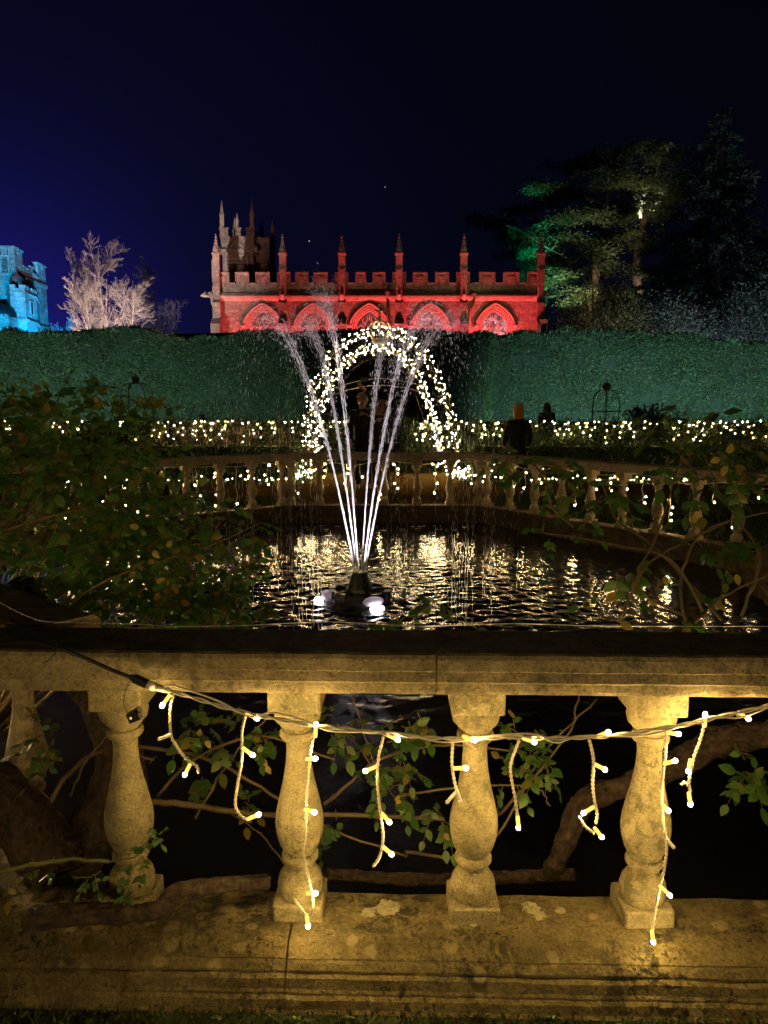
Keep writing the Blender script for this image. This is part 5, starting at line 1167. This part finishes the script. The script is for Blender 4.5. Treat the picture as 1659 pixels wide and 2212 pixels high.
# the big bush at the pond corner
S = []
S += ell(P(60, 1040, 3.3), (.62, .55, .40), 388, .044); S += ell(P(180, 960, 3.7), (.50, .45, .30), 186, .046); S += ell(P(300, 1140, 3.3), (.40, .42, .24), 232, .042)
S += ell(P(330, 1240, 3.0), (.36, .35, .20), 202, .040); S += ell(P(440, 1310, 2.9), (.28, .25, .10), 108, .035); S += ell(P(130, 1220, 3.0), (.40, .30, .16), 124, .042); S += ell(P(500, 1240, 3.0), (.13, .2, .10), 37, .032)
for px, py in ((210, 840), (150, 850), (90, 860), (290, 870), (330, 880), (30, 860), (230, 870), (280, 900), (60, 880)): S += ell(P(px, py, 3.8), (.09, .12, .035), 6, .044)
St = stems_to(P(60, 1330, 3.1)-Vector((.25, 0, .55)), S, 46); St += [([P(0, 1150, 2.9), P(130, 1110, 3.0), P(300, 1080, 3.2), P(480, 1060, 3.5)], .007, .003), ([P(-20, 1140, 2.9), P(60, 1110, 3), P(95, 1050, 3)], .006, .003), ([P(100, 1330, 2.6), P(260, 1240, 2.8), P(450, 1180, 3), P(560, 1130, 3.1)], .006, .002)]
yl = [(P(x, y, 2.75), (R.normal(0, .6), -.3, R.normal(-.3, .5)), .040) for x, y in ((370, 1250), (345, 1280), (210, 1290), (330, 1190), (255, 1180), (360, 1180), (120, 1150), (300, 1140), (340, 1260), (390, 1300))]
rose('rose_bush', 'big leafy rose bush crowding the pond balustrade beside the fountain view', 'rose bush', P(60, 1330, 3.1)-Vector((.25, 0, .9)), St, S, True, yl, seed=2)
# sprays in front of the pond on the other side
S = []; 
for px, py, n, r, Y in ((1105, 990, 14, .11, 3.4), (1165, 1005, 18, .14, 3.3), (1190, 1060, 9, .10, 3.3), (1330, 1080, 12, .10, 3.0), (1290, 1050, 9, .09, 3.0), (1480, 960, 18, .15, 2.9), (1530, 1000, 18, .14, 2.8), (1590, 960, 8, .09, 2.8), (1430, 900, 8, .09, 3.0), (1480, 1050, 8, .10, 2.8), (1200, 1150, 6, .07, 3.1), (1260, 1110, 5, .06, 3.1), (1560, 1180, 10, .10, 2.6), (1600, 1220, 8, .09, 2.6), (1480, 1150, 6, .08, 2.7), (1395, 1240, 6, .07, 2.7), (1330, 1300, 5, .07, 2.6), (1320, 1240, 4, .05, 2.6), (1480, 1310, 6, .09, 2.5), (1640, 1180, 5, .06, 2.5), (1620, 1060, 5, .07, 2.7)): S += ell(P(px, py, Y), (r, r, r*.8), max(2, int(n*.62)), .046)
rt = P(1560, 1350, 2.5)-Vector((0, 0, .3)); St = []
for pts in ([(1500, 1340, 2.5), (1380, 1270, 2.6), (1420, 1150, 2.7), (1470, 1000, 2.9), (1490, 900, 2.9)], [(1530, 1340, 2.5), (1450, 1210, 2.6), (1340, 1180, 2.8), (1240, 1160, 3.0), (1160, 1150, 3.2)], [(1560, 1340, 2.5), (1480, 1250, 2.6), (1400, 1170, 2.8), (1330, 1120, 3.0), (1300, 1040, 3.0)], [(1600, 1330, 2.4), (1640, 1200, 2.5), (1560, 1080, 2.7), (1520, 980, 2.8)], [(1500, 1345, 2.4), (1560, 1290, 2.5), (1660, 1240, 2.5)], [(1480, 1340, 2.4), (1470, 1260, 2.5), (1500, 1170, 2.6), (1560, 1130, 2.7), (1690, 1100, 2.7)], [(1340, 1345, 2.5), (1385, 1240, 2.6), (1440, 1190, 2.7), (1590, 1120, 2.8)], [(1240, 1140, 3.1), (1190, 1090, 3.2), (1170, 1020, 3.3), (1115, 985, 3.4)]): St.append(([P(*q) for q in pts], .006, .0028))
yl = [(P(x, y, 2.7), (R.normal(0, .5), -.3, R.normal(-.2, .6)), s) for x, y, s in ((1575, 980, .048), (1555, 990, .044), (1568, 1006, .042), (1610, 1195, .05), (1380, 1240, .042), (1400, 1300, .045), (1435, 1245, .04), (1340, 1345, .05), (1590, 1240, .045), (1500, 1130, .05))]
rose('rose_bush', 'sparse climbing rose with a few yellow leaves reaching over the pond below the conifers', 'rose bush', rt, St, S, False, yl, seed=3)
S = ell(P(820, 1338, 2.35), (.04, .04, .010), 3, .030)+ell(P(890, 1335, 2.35), (.05, .04, .014), 5, .032)+ell(P(945, 1308, 2.4), (.03, .03, .012), 3, .030)+ell(P(985, 1338, 2.35), (.03, .03, .012), 2, .03)
rose('rose_spray', 'small dark rose spray poking above the nearest rail below the fountain lamps', 'rose spray', P(880, 1370, 2.3), [([P(880, 1380, 2.3), P(900, 1330, 2.34), P(960, 1290, 2.38)], .0035, .0018), ([P(885, 1375, 2.3), P(850, 1330, 2.34), P(810, 1315, 2.36)], .003, .0016)], S, False, seed=4)
S = ell(P(545, 1150, 3.2), (.06, .06, .10), 10, .045)+ell(P(545, 1210, 3.2), (.05, .06, .08), 8, .042)
rose('rose_spray', 'thin drooping rose spray before the pond water beside the big bush', 'rose spray', P(520, 1330, 3.1), [([P(520, 1335, 3.1), P(535, 1250, 3.15), P(548, 1140, 3.2), P(530, 1080, 3.3)], .004, .002)], S, False, seed=5)
# tangle behind the nearest balusters
S = []
for px, py, n, r, Y in ((430, 1560, 12, .07, 2.35), (470, 1600, 8, .06, 2.4), (560, 1590, 5, .05, 2.3), (590, 1620, 4, .03, 2.3), (730, 1555, 5, .05, 2.35), (890, 1555, 9, .06, 2.4), (845, 1630, 12, .07, 2.3), (830, 1700, 8, .06, 2.3), (880, 1680, 7, .05, 2.35), (950, 1770, 7, .04, 2.3), (860, 1720, 5, .04, 2.3), (1130, 1600, 12, .06, 2.3), (1160, 1650, 12, .06, 2.3), (1100, 1680, 6, .05, 2.35), (420, 1700, 5, .06, 2.5), (530, 1740, 4, .05, 2.4), (690, 1820, 5, .03, 2.2), (720, 1590, 4, .05, 2.3), (110, 1600, 8, .08, 2.3), (40, 1640, 5, .05, 2.2), (20, 1740, 4, .05, 2.2), (1620, 1660, 6, .04, 2.2), (1640, 1700, 4, .03, 2.2)): S += ell(P(px, py, Y), (r, r*.8, r), n, .036)
St = []
for pts, r in (([(290, 1610, 2.4), (450, 1640, 2.35), (560, 1700, 2.3), (690, 1780, 2.3), (880, 1850, 2.3)], .0065), ([(300, 1730, 2.3), (420, 1740, 2.3), (560, 1760, 2.3), (760, 1760, 2.3), (960, 1770, 2.3)], .011), ([(340, 1720, 2.35), (420, 1640, 2.35), (560, 1590, 2.3), (720, 1640, 2.3)], .006), ([(420, 1770, 2.3), (500, 1640, 2.4), (600, 1520, 2.45)], .005), ([(700, 1740, 2.3), (820, 1640, 2.35), (960, 1610, 2.4), (1100, 1620, 2.3)], .006), ([(880, 1840, 2.3), (1000, 1850, 2.3), (1090, 1780, 2.3), (1180, 1620, 2.35), (1290, 1510, 2.4)], .0055), ([(860, 1720, 2.3), (1000, 1700, 2.3), (1150, 1700, 2.3), (1190, 1740, 2.3)], .004), ([(1080, 1760, 2.3), (1150, 1680, 2.3), (1230, 1580, 2.35), (1250, 1500, 2.4)], .005), ([(80, 1780, 2.2), (150, 1670, 2.3), (230, 1620, 2.4), (330, 1640, 2.4)], .010), ([(150, 1720, 2.3), (190, 1640, 2.3), (240, 1580, 2.3)], .004), ([(760, 1500, 2.4), (800, 1620, 2.3), (830, 1720, 2.3)], .003), ([(640, 1900, 2.2), (560, 1800, 2.3), (470, 1740, 2.35)], .0025), ([(700, 1560, 2.4), (760, 1600, 2.35), (900, 1780, 2.3)], .003)): St.append(([P(*q) for q in pts], r, r*.55))
yl = [(P(x, y, 2.25), (R.normal(0, .6), -.3, R.normal(-.3, .5)), .03) for x, y in ((430, 1590), (445, 1600), (565, 1640), (575, 1655), (855, 1730), (865, 1740), (960, 1800), (30, 1700))]
rose('rose_tangle', 'tangle of thorny rose stems and small leaves behind the nearest balusters', 'rose bush', P(560, 1900, 2.4), St, S, False, yl, seed=6)
S = [(P(x, y, 1.84), (R.normal(0, .5), -.5, R.normal(0.1, .5)), s) for x, y, s in ((330, 1805, .020), (345, 1820, .022), (300, 1830, .02), (350, 1800, .018), (310, 1850, .02), (270, 1880, .022), (255, 1900, .024), (280, 1920, .022), (300, 1890, .02), (205, 1890, .02), (190, 1900, .02), (85, 1880, .026), (100, 1890, .024), (20, 1895, .03), (325, 1790, .016), (285, 1860, .018), (290, 1925, .018))]
rose('rose_shoot', 'green rose shoot arching across the foot of the first baluster', 'rose shoot', P(-20, 1885, 1.82), [([P(-30, 1890, 1.8), P(60, 1870, 1.82), P(140, 1858, 1.83), P(236, 1860, 1.83)], .006, .0045), ([P(160, 1895, 1.83), P(190, 1896, 1.83), P(222, 1882, 1.83)], .002, .0015), ([P(235, 1862, 1.835), P(290, 1850, 1.83), P(330, 1800, 1.82)], .003, .0015), ([P(260, 1950, 1.8), P(280, 1900, 1.82), P(300, 1850, 1.83)], .002, .0015)], S, False, seed=7, mat=M_GREENSTEM)
def dense(pts, step=.005):
    pl = spline(pts, 30); out = [pl[0]]; acc = 0
    for p, q in zip(pl, pl[1:]):
        acc += (q-p).length
        if acc >= step: out.append(q); acc = 0
    return out
def limb(name, label, pts, r0, r1, seed, cat='branch', fork=()):
    t = thing(name, label, cat, P(*pts[0])); mb = MB(); pl = spline([P(*q) for q in pts], 10); n = len(pl)
    for pl_, a, b in [(pl, r0, r1)]+[(spline([P(*q) for q in f[0]], 8), f[1], f[2]) for f in fork]:
        pl_ = dense(pl_, max(.006, a*.22)); m = len(pl_); tb = MB(); tb.tube(pl_, [(a+(b-a)*i/(m-1))*(1+.22*noise.noise(Vector((i*.12, seed, 0)))) for i in range(m)], 22)
        for i, v in enumerate(tb.v):                 # furrowed bark, knots
            c = pl_[min(m-1, i//22)]; v = Vector(v); k = (v-c); ang = (i % 22)*.571
            f = 1 + .45*noise.noise(Vector((math.cos(ang)*2.2, math.sin(ang)*2.2, (i//22)*.06+seed*9))) + .26*noise.noise(Vector((math.cos(ang)*6, math.sin(ang)*6, (i//22)*.16+seed))) + .10*noise.noise(v*120)
            tb.v[i] = tuple(c+k*f)
        mb.add(tb.v, tb.f, 0, True)
    o = mb.build('bark', M_BARK, t); return t
limb('old_branch', 'gnarled old rose branch rising behind the last baluster towards the edge', [(1190, 1890, 2.25), (1225, 1810, 2.25), (1265, 1730, 2.3), (1380, 1690, 2.3), (1480, 1640, 2.35), (1560, 1600, 2.35), (1700, 1580, 2.3)], .026, .046, 1)
limb('old_branch', 'dark branch lying along the plinth behind the middle balusters', [(1240, 1890, 2.22), (1100, 1895, 2.3), (900, 1900, 2.3), (700, 1890, 2.2)], .018, .02, 2)
limb('root', 'rough brown root lying over the plinth between the first two balusters', [(60, 1985, 1.83), (170, 1975, 1.82), (280, 1972, 1.815), (340, 1965, 1.83), (385, 1930, 1.87), (470, 1912, 1.93), (580, 1905, 2.0)], .030, .018, 3, 'root')
limb('rose_plant', 'thick dark rose trunk rising behind the first baluster', [(60, 2000, 2.15), (150, 1860, 2.25), (250, 1720, 2.35), (240, 1560, 2.5), (120, 1380, 2.7), (40, 1260, 2.9)], .10, .045, 4, 'trunk', [([(130, 1880, 2.15), (40, 1760, 2.2), (-60, 1640, 2.3)], .09, .06)])
limb('old_branch', 'bare brown rose limb above the nearest rail at the edge', [(1620, 1190, 2.6), (1650, 1240, 2.6), (1720, 1300, 2.6)], .05, .07, 6)

# ------------------------------------------------------------------ nearest string of lights
def helix(mb, pts, r=.0030, tr=.0029, pitch=.024, seg=5):
    pl = spline(pts, 10); acc = 0; A, B = [], []
    a = Vector((0, 1, 0))
    for i, p in enumerate(pl):
        d = (pl[min(i+1, len(pl)-1)]-pl[max(i-1, 0)]).normalized(); x = (a-d*a.dot(d)).normalized(); y = d.cross(x)
        if i: acc += (p-pl[i-1]).length
        t = 2*pi*acc/pitch; o = x*math.cos(t)+y*math.sin(t); A.append(p+o*r); B.append(p-o*r)
    mb.tube(A, tr, seg); mb.tube(B, tr, seg)
def helix2(mb, pts, **k):
    pl = dense(pts); helix_pts(mb, pl, **k)
def helix_pts(mb, pl, r=.0027, tr=.0024, pitch=.024, seg=5):
    acc = 0; A, B = [], []; a = Vector((0, 1, 0))
    for i, p in enumerate(pl):
        d = (pl[min(i+1, len(pl)-1)]-pl[max(i-1, 0)]).normalized(); x = a-d*a.dot(d); x = x.normalized(); y = d.cross(x)
        if i: acc += (p-pl[i-1]).length
        t = 2*pi*acc/pitch; o = x*math.cos(t)+y*math.sin(t); A.append(p+o*r); B.append(p-o*r)
    mb.tube(A, tr, seg); mb.tube(B, tr, seg)
def N_(px, py): return P(px, py, 1.822 if py < 1960 else (1.80 if py < 2010 else 1.775))
M_SLEEVE, n, l, b = new_mat('lit_sleeve')
b.inputs['Base Color'].default_value = (.55, .36, .10, 1); b.inputs['Roughness'].default_value = .3; b.inputs['Emission Color'].default_value = (1, .58, .12, 1); b.inputs['Emission Strength'].default_value = 1.5
M_TIP = emit('lit_tip', (1.0, 0.665, 0.22), 600.0)
def near_bulb(lit):
    mb = MB(); mb.lathe([(.0045, 0), (.0050, .004), (.0050, .026), (.0046, .028)], 10, mi=0); mb.lathe([(.0040, .0282), (.0052, .031), (.0054, .0345), (.0040, .038), (.0012, .0395)], 10, mi=1)
    me = mb.mesh('bulb')
    for m in ((M_SLEEVE, M_TIP) if lit else (M_CLEAR, M_CLEAR)): me.materials.append(m)
    return me
ME_L, ME_U = near_bulb(True), near_bulb(False)
ls = thing('light_string', 'twisted white cable with warm drop bulbs hanging before the nearest balusters', 'light string', N_(320, 1476))
mb = MB(); main = [(330, 1478), (360, 1490), (420, 1508), (500, 1532), (590, 1552), (683, 1568), (760, 1576), (850, 1586), (940, 1594), (1020, 1596), (1110, 1592), (1200, 1594), (1310, 1590), (1420, 1575), (1500, 1562), (1540, 1552), (1600, 1538), (1690, 1518)]
helix_pts(mb, dense([N_(*p) for p in main]), r=.0034, tr=.0030, pitch=.11)
mb.tube(spline([N_(x, y)+Vector((0, -.004, 0)) for x, y in ((352, 1487), (375, 1480), (470, 1512), (540, 1546), (590, 1538), (660, 1556), (720, 1578), (850, 1580), (960, 1602), (1060, 1588), (1150, 1584), (1200, 1602), (1260, 1588), (1400, 1586), (1530, 1548), (1600, 1548), (1690, 1512))], 6), .0026, 5)
mb.build('cable', M_WIRE, ls)
strands = [
 ([(378, 1492), (368, 1530), (369, 1585), (380, 1610), (405, 1642), (425, 1655), (429, 1672)], [((368, 1500), (352, 1522), 1), ((370, 1586), (340, 1598), 0), ((411, 1650), (398, 1676), 1)]),
 ([(532, 1538), (523, 1580), (522, 1640), (514, 1690), (508, 1735), (518, 1760), (536, 1772)], [((530, 1540), (562, 1555), 1), ((523, 1615), (550, 1634), 1), ((534, 1770), (572, 1754), 1)]),
 ([(683, 1570), (672, 1620), (662, 1720), (660, 1800), (655, 1845), (668, 1900), (676, 1960), (668, 1984)], [((681, 1592), (683, 1556), 1), ((662, 1640), (676, 1634), 1), ((658, 1748), (682, 1746), 1), ((664, 1930), (688, 1917), 1), ((662, 1976), (666, 2004), 1)]),
 ([(636, 1942), (650, 1962), (660, 1978)], []),
 ([(828, 1590), (818, 1635), (815, 1690), (822, 1760), (827, 1810), (820, 1850), (804, 1874)], [((834, 1586), (868, 1602), 1), ((815, 1655), (778, 1670), 1), ((823, 1756), (843, 1778), 1), ((826, 1828), (858, 1856), 1)]),
 ([(978, 1602), (976, 1650), (984, 1700), (997, 1738)], [((1000, 1590), (1024, 1592), 1), ((979, 1660), (1008, 1659), 1), ((984, 1712), (968, 1722), 0), ((986, 1706), (996, 1734), 0)]),
 ([(1122, 1598), (1106, 1640), (1103, 1670), (1112, 1720), (1118, 1765)], [((1128, 1594), (1170, 1608), 1), ((1118, 1762), (1121, 1800), 1)]),
 ([(1272, 1596), (1282, 1640), (1280, 1690), (1284, 1730), (1290, 1760), (1286, 1782)], [((1288, 1592), (1322, 1578), 1), ((1283, 1650), (1318, 1668), 1), ((1284, 1742), (1248, 1764), 1), ((1284, 1788), (1308, 1818), 1)]),
 ([(1250, 1764), (1264, 1785), (1284, 1800)], []),
 ([(1440, 1580), (1436, 1640), (1430, 1700), (1432, 1770), (1440, 1830), (1434, 1880), (1422, 1930), (1412, 1990), (1410, 2015)], [((1438, 1582), (1480, 1588), 1), ((1434, 1650), (1450, 1638), 1), ((1431, 1738), (1434, 1730), 1), ((1438, 1810), (1458, 1834), 0), ((1424, 1912), (1444, 1926), 1), ((1408, 2010), (1413, 2048), 1)]),
 ([(1523, 1562), (1512, 1600), (1498, 1640), (1488, 1690), (1492, 1712)], [((1522, 1570), (1524, 1530), 1), ((1492, 1640), (1484, 1682), 1), ((1488, 1712), (1493, 1748), 1)]),
 ([(1490, 1700), (1478, 1690), (1470, 1696)], []),
 ([(1590, 1542), (1594, 1545), (1598, 1546)], [((1594, 1538), (1628, 1560), 1)]),
]
for pts, bulbs in strands:
    mb = MB(); helix_pts(mb, dense([N_(*p) for p in pts])); st = mb.build('strand', M_WIRE, ls)
    for (a, b_, lit) in bulbs:
        p, q = N_(*a), N_(*b_); d = (q-p); L = d.length
        if L < .012: d = Vector((.15, -1, .1)); 
        d = (d.normalized()*1.0+Vector((0, -.0 if L > .035 else -.7, 0))).normalized() if L < .035 else d.normalized()
        o = bpy.data.objects.new('bulb', ME_L if lit else ME_U); C.objects.link(o); o.parent = st; o.location = p
        o.rotation_mode = 'QUATERNION'; o.rotation_quaternion = d.to_track_quat('Z', 'Y')
        if not lit: o['label'] = 'unlit bulb'
# connector lead
cl = thing('power_lead', 'black power lead with screw connector feeding the bulb string on the nearest rail', 'cable', P(150, 1405, 1.84))
mb = MB(); lead = spline([P(-20, 1392, 1.90), P(60, 1385, 1.87), P(120, 1398, 1.838), P(180, 1420, 1.832), P(240, 1447, 1.828), P(285, 1464, 1.824)], 8); mb.tube(lead, .0052, 8); mb.build('lead', M_DARK, cl)
a, b_ = P(282, 1462, 1.822), P(318, 1478, 1.822); mb = MB(); d = b_-a; mb.tube([a, a.lerp(b_, .15), a.lerp(b_, .2), b_], [.008, .008, .0125, .0125], 12, smooth=False); mb.build('plug', M_DARK, cl)
c_ = P(336, 1484, 1.822); e_ = P(372, 1494, 1.822); mb = MB(); mb.tube([b_, c_], .0118, 12); mb.tube([c_, c_.lerp(e_, .9)], [.0095, .007], 12); mb.tube([c_.lerp(e_, .9), e_], [.005, .004], 8); mb.build('socket', M_CLEAR, cl)
for x, y, x2, y2 in ((118, 1398, 92, 1432), ): mb = MB(); mb.tube(spline([P(x+2, y-14, 1.84), P(x+4, y+8, 1.834), P(x2+12, y2-6, 1.836), P(x2, y2, 1.836)], 5), .0016, 5); mb.build('cable_tie', M_DARK, cl)
cap = thing('connector_cap', 'small black connector cap dangling on a loop before the first baluster', 'cap', P(290, 1545, 1.82))
mb = MB(); mb.tube(spline([P(286, 1462, 1.822), P(272, 1490, 1.822), P(267, 1520, 1.822), P(276, 1540, 1.822), P(284, 1546, 1.822)], 6), .0013, 5); mb.build('loop', M_DARK, cap)
c_ = P(290, 1546, 1.818); mb = MB(); Mr = Matrix.Rotation(-.4, 3, 'Y'); mb.box(c_, (.030, .022, .026), 0, Mr); mb.tube([c_+Mr @ Vector((.004, 0, .006)), c_+Mr @ Vector((.022, -.004, .012))], .009, 12, smooth=False); mb.ball(c_+Vector((-.006, -.012, -.002)), .004, 8, 5, 1); mb.build('shell', [M_DARK, M_CLEAR], cap)
ww = thing('wire', 'thin clear wire with water drops along the back edge of the nearest rail', 'wire', P(0, 1350, 2.08))
pts = [P(x, y, 2.085)+Vector((0, 0, .012)) for x, y in ((-20, 1300), (60, 1340), (110, 1352), (190, 1354), (300, 1357), (380, 1364), (520, 1360), (620, 1355), (720, 1352), (830, 1358), (920, 1362), (1000, 1359), (1120, 1356), (1300, 1361), (1450, 1363), (1690, 1366))]
for p in pts: p.z = max(p.z, RT+.004)
mb = MB(); pl = spline(pts, 6); mb.tube(pl, .0008, 5); mb.build('strand', M_CLEAR, ww)
mb = MB()
for k in range(46): p = pl[R.randint(len(pl))]; mb.ball(p-Vector((0, 0, .002)), .0019, 6, 4)
o = mb.build('water_drop', M_CLEAR, ww); o['kind'] = 'stuff'
# lichen discs, moss and litter
M_LICH = flat('pale_lichen', (.34, .30, .18), .95, var=.25, scale=90, bump=.6)
LICH = [(840, 1962, .034, 'largest pale lichen disc on the nearest plinth beside the second baluster'), (795, 1972, .020, 'small lichen disc just beside the largest one'), (1145, 1962, .028, 'broad lichen patch between the last two balusters'), (1165, 1978, .020, 'lichen patch touching the broad one near its lower edge'), (1212, 1968, .014, 'lichen dot near the foot of the last baluster'), (1022, 1996, .012, 'lichen dot at the foot of the third baluster')]
for px, py, r, lb in LICH:
    p = G(px, py, PT); mb = MB(); k = 26; ph = R.rand()*9; vs = [p+Vector((0, 0, .0042))]; out = [1+.28*noise.noise(Vector((math.cos(2*pi*i/k)*1.6, math.sin(2*pi*i/k)*1.6, ph)))+.14*R.normal() for i in range(k)]
    for f, h in ((.45, .0046), (.8, .0036), (1.0, .0004)): vs += [p+Vector((math.cos(2*pi*i/k)*r*out[i]*f, math.sin(2*pi*i/k)*r*out[i]*f, h+R.normal()*.0008*(f < .9))) for i in range(k)]
    mb.add(vs, [(0, 1+i, 1+(i+1) % k) for i in range(k)]+[(1+q*k+i, 1+(q+1)*k+i, 1+(q+1)*k+(i+1) % k, 1+q*k+(i+1) % k) for q in (0, 1) for i in range(k)], 0, True); o = mb.build('lichen', M_LICH); tag(o, lb, 'lichen', 'lichen patches on the nearest plinth')
M_MOSS = leafmat('moss', [(0, (.02, .035, .008)), (1, (.07, .10, .02))], .8, .1)
n = 5000; pts = np.stack([R.uniform(-1.3, 1.3, n), R.uniform(1.55, 1.745, n), np.zeros(n)], 1); ax = rnd_dir(n)*.6; ax[:, 2] = .8
struct(cloud_obj('moss', pts, ax, rnd_dir(n), R.uniform(.008, .022, n), .008, M_MOSS), 'stuff')
S = [(P(x, 2192, 1.72)-Vector((0, 0, .01)), (R.normal(0, .4), -.2, .5), .012) for x in (590, 655, 735, 765, 1190, 480)]
rose('seedling', 'tiny green seedlings at the foot of the nearest plinth', 'plant', P(660, 2200, 1.72), [], S, False, seed=9)
# leaves and foam adrift on the pond
mb = MB()
for k in range(26):
    p = G(R.uniform(650, 1040), R.uniform(1133, 1150), WZ+.012); r = R.uniform(.02, .07); a0 = R.rand()*6
    mb.add([p+Vector((math.cos(a0+2*pi*i/7)*r*R.uniform(.6, 1.1), math.sin(a0+2*pi*i/7)*r*R.uniform(.6, 1.1), 0)) for i in range(7)], [tuple(range(7))])
struct(mb.build('floating_leaves', flat('wet_leaf', (.20, .17, .10), .3, var=.4, scale=9)), 'stuff')
# stars
M_STAR = emit('star', (1, .95, .85), 1.2)
for px, py, r, lb in ((668, 521, .28, 'larger dim star over the church roof'), (832, 404, .2, 'small faint star high above the church pinnacles')):
    mb = MB(); p = P(px, py, 500); mb.ball(p, r, 6, 4); tag(mb.build('star', M_STAR), lb, 'star')
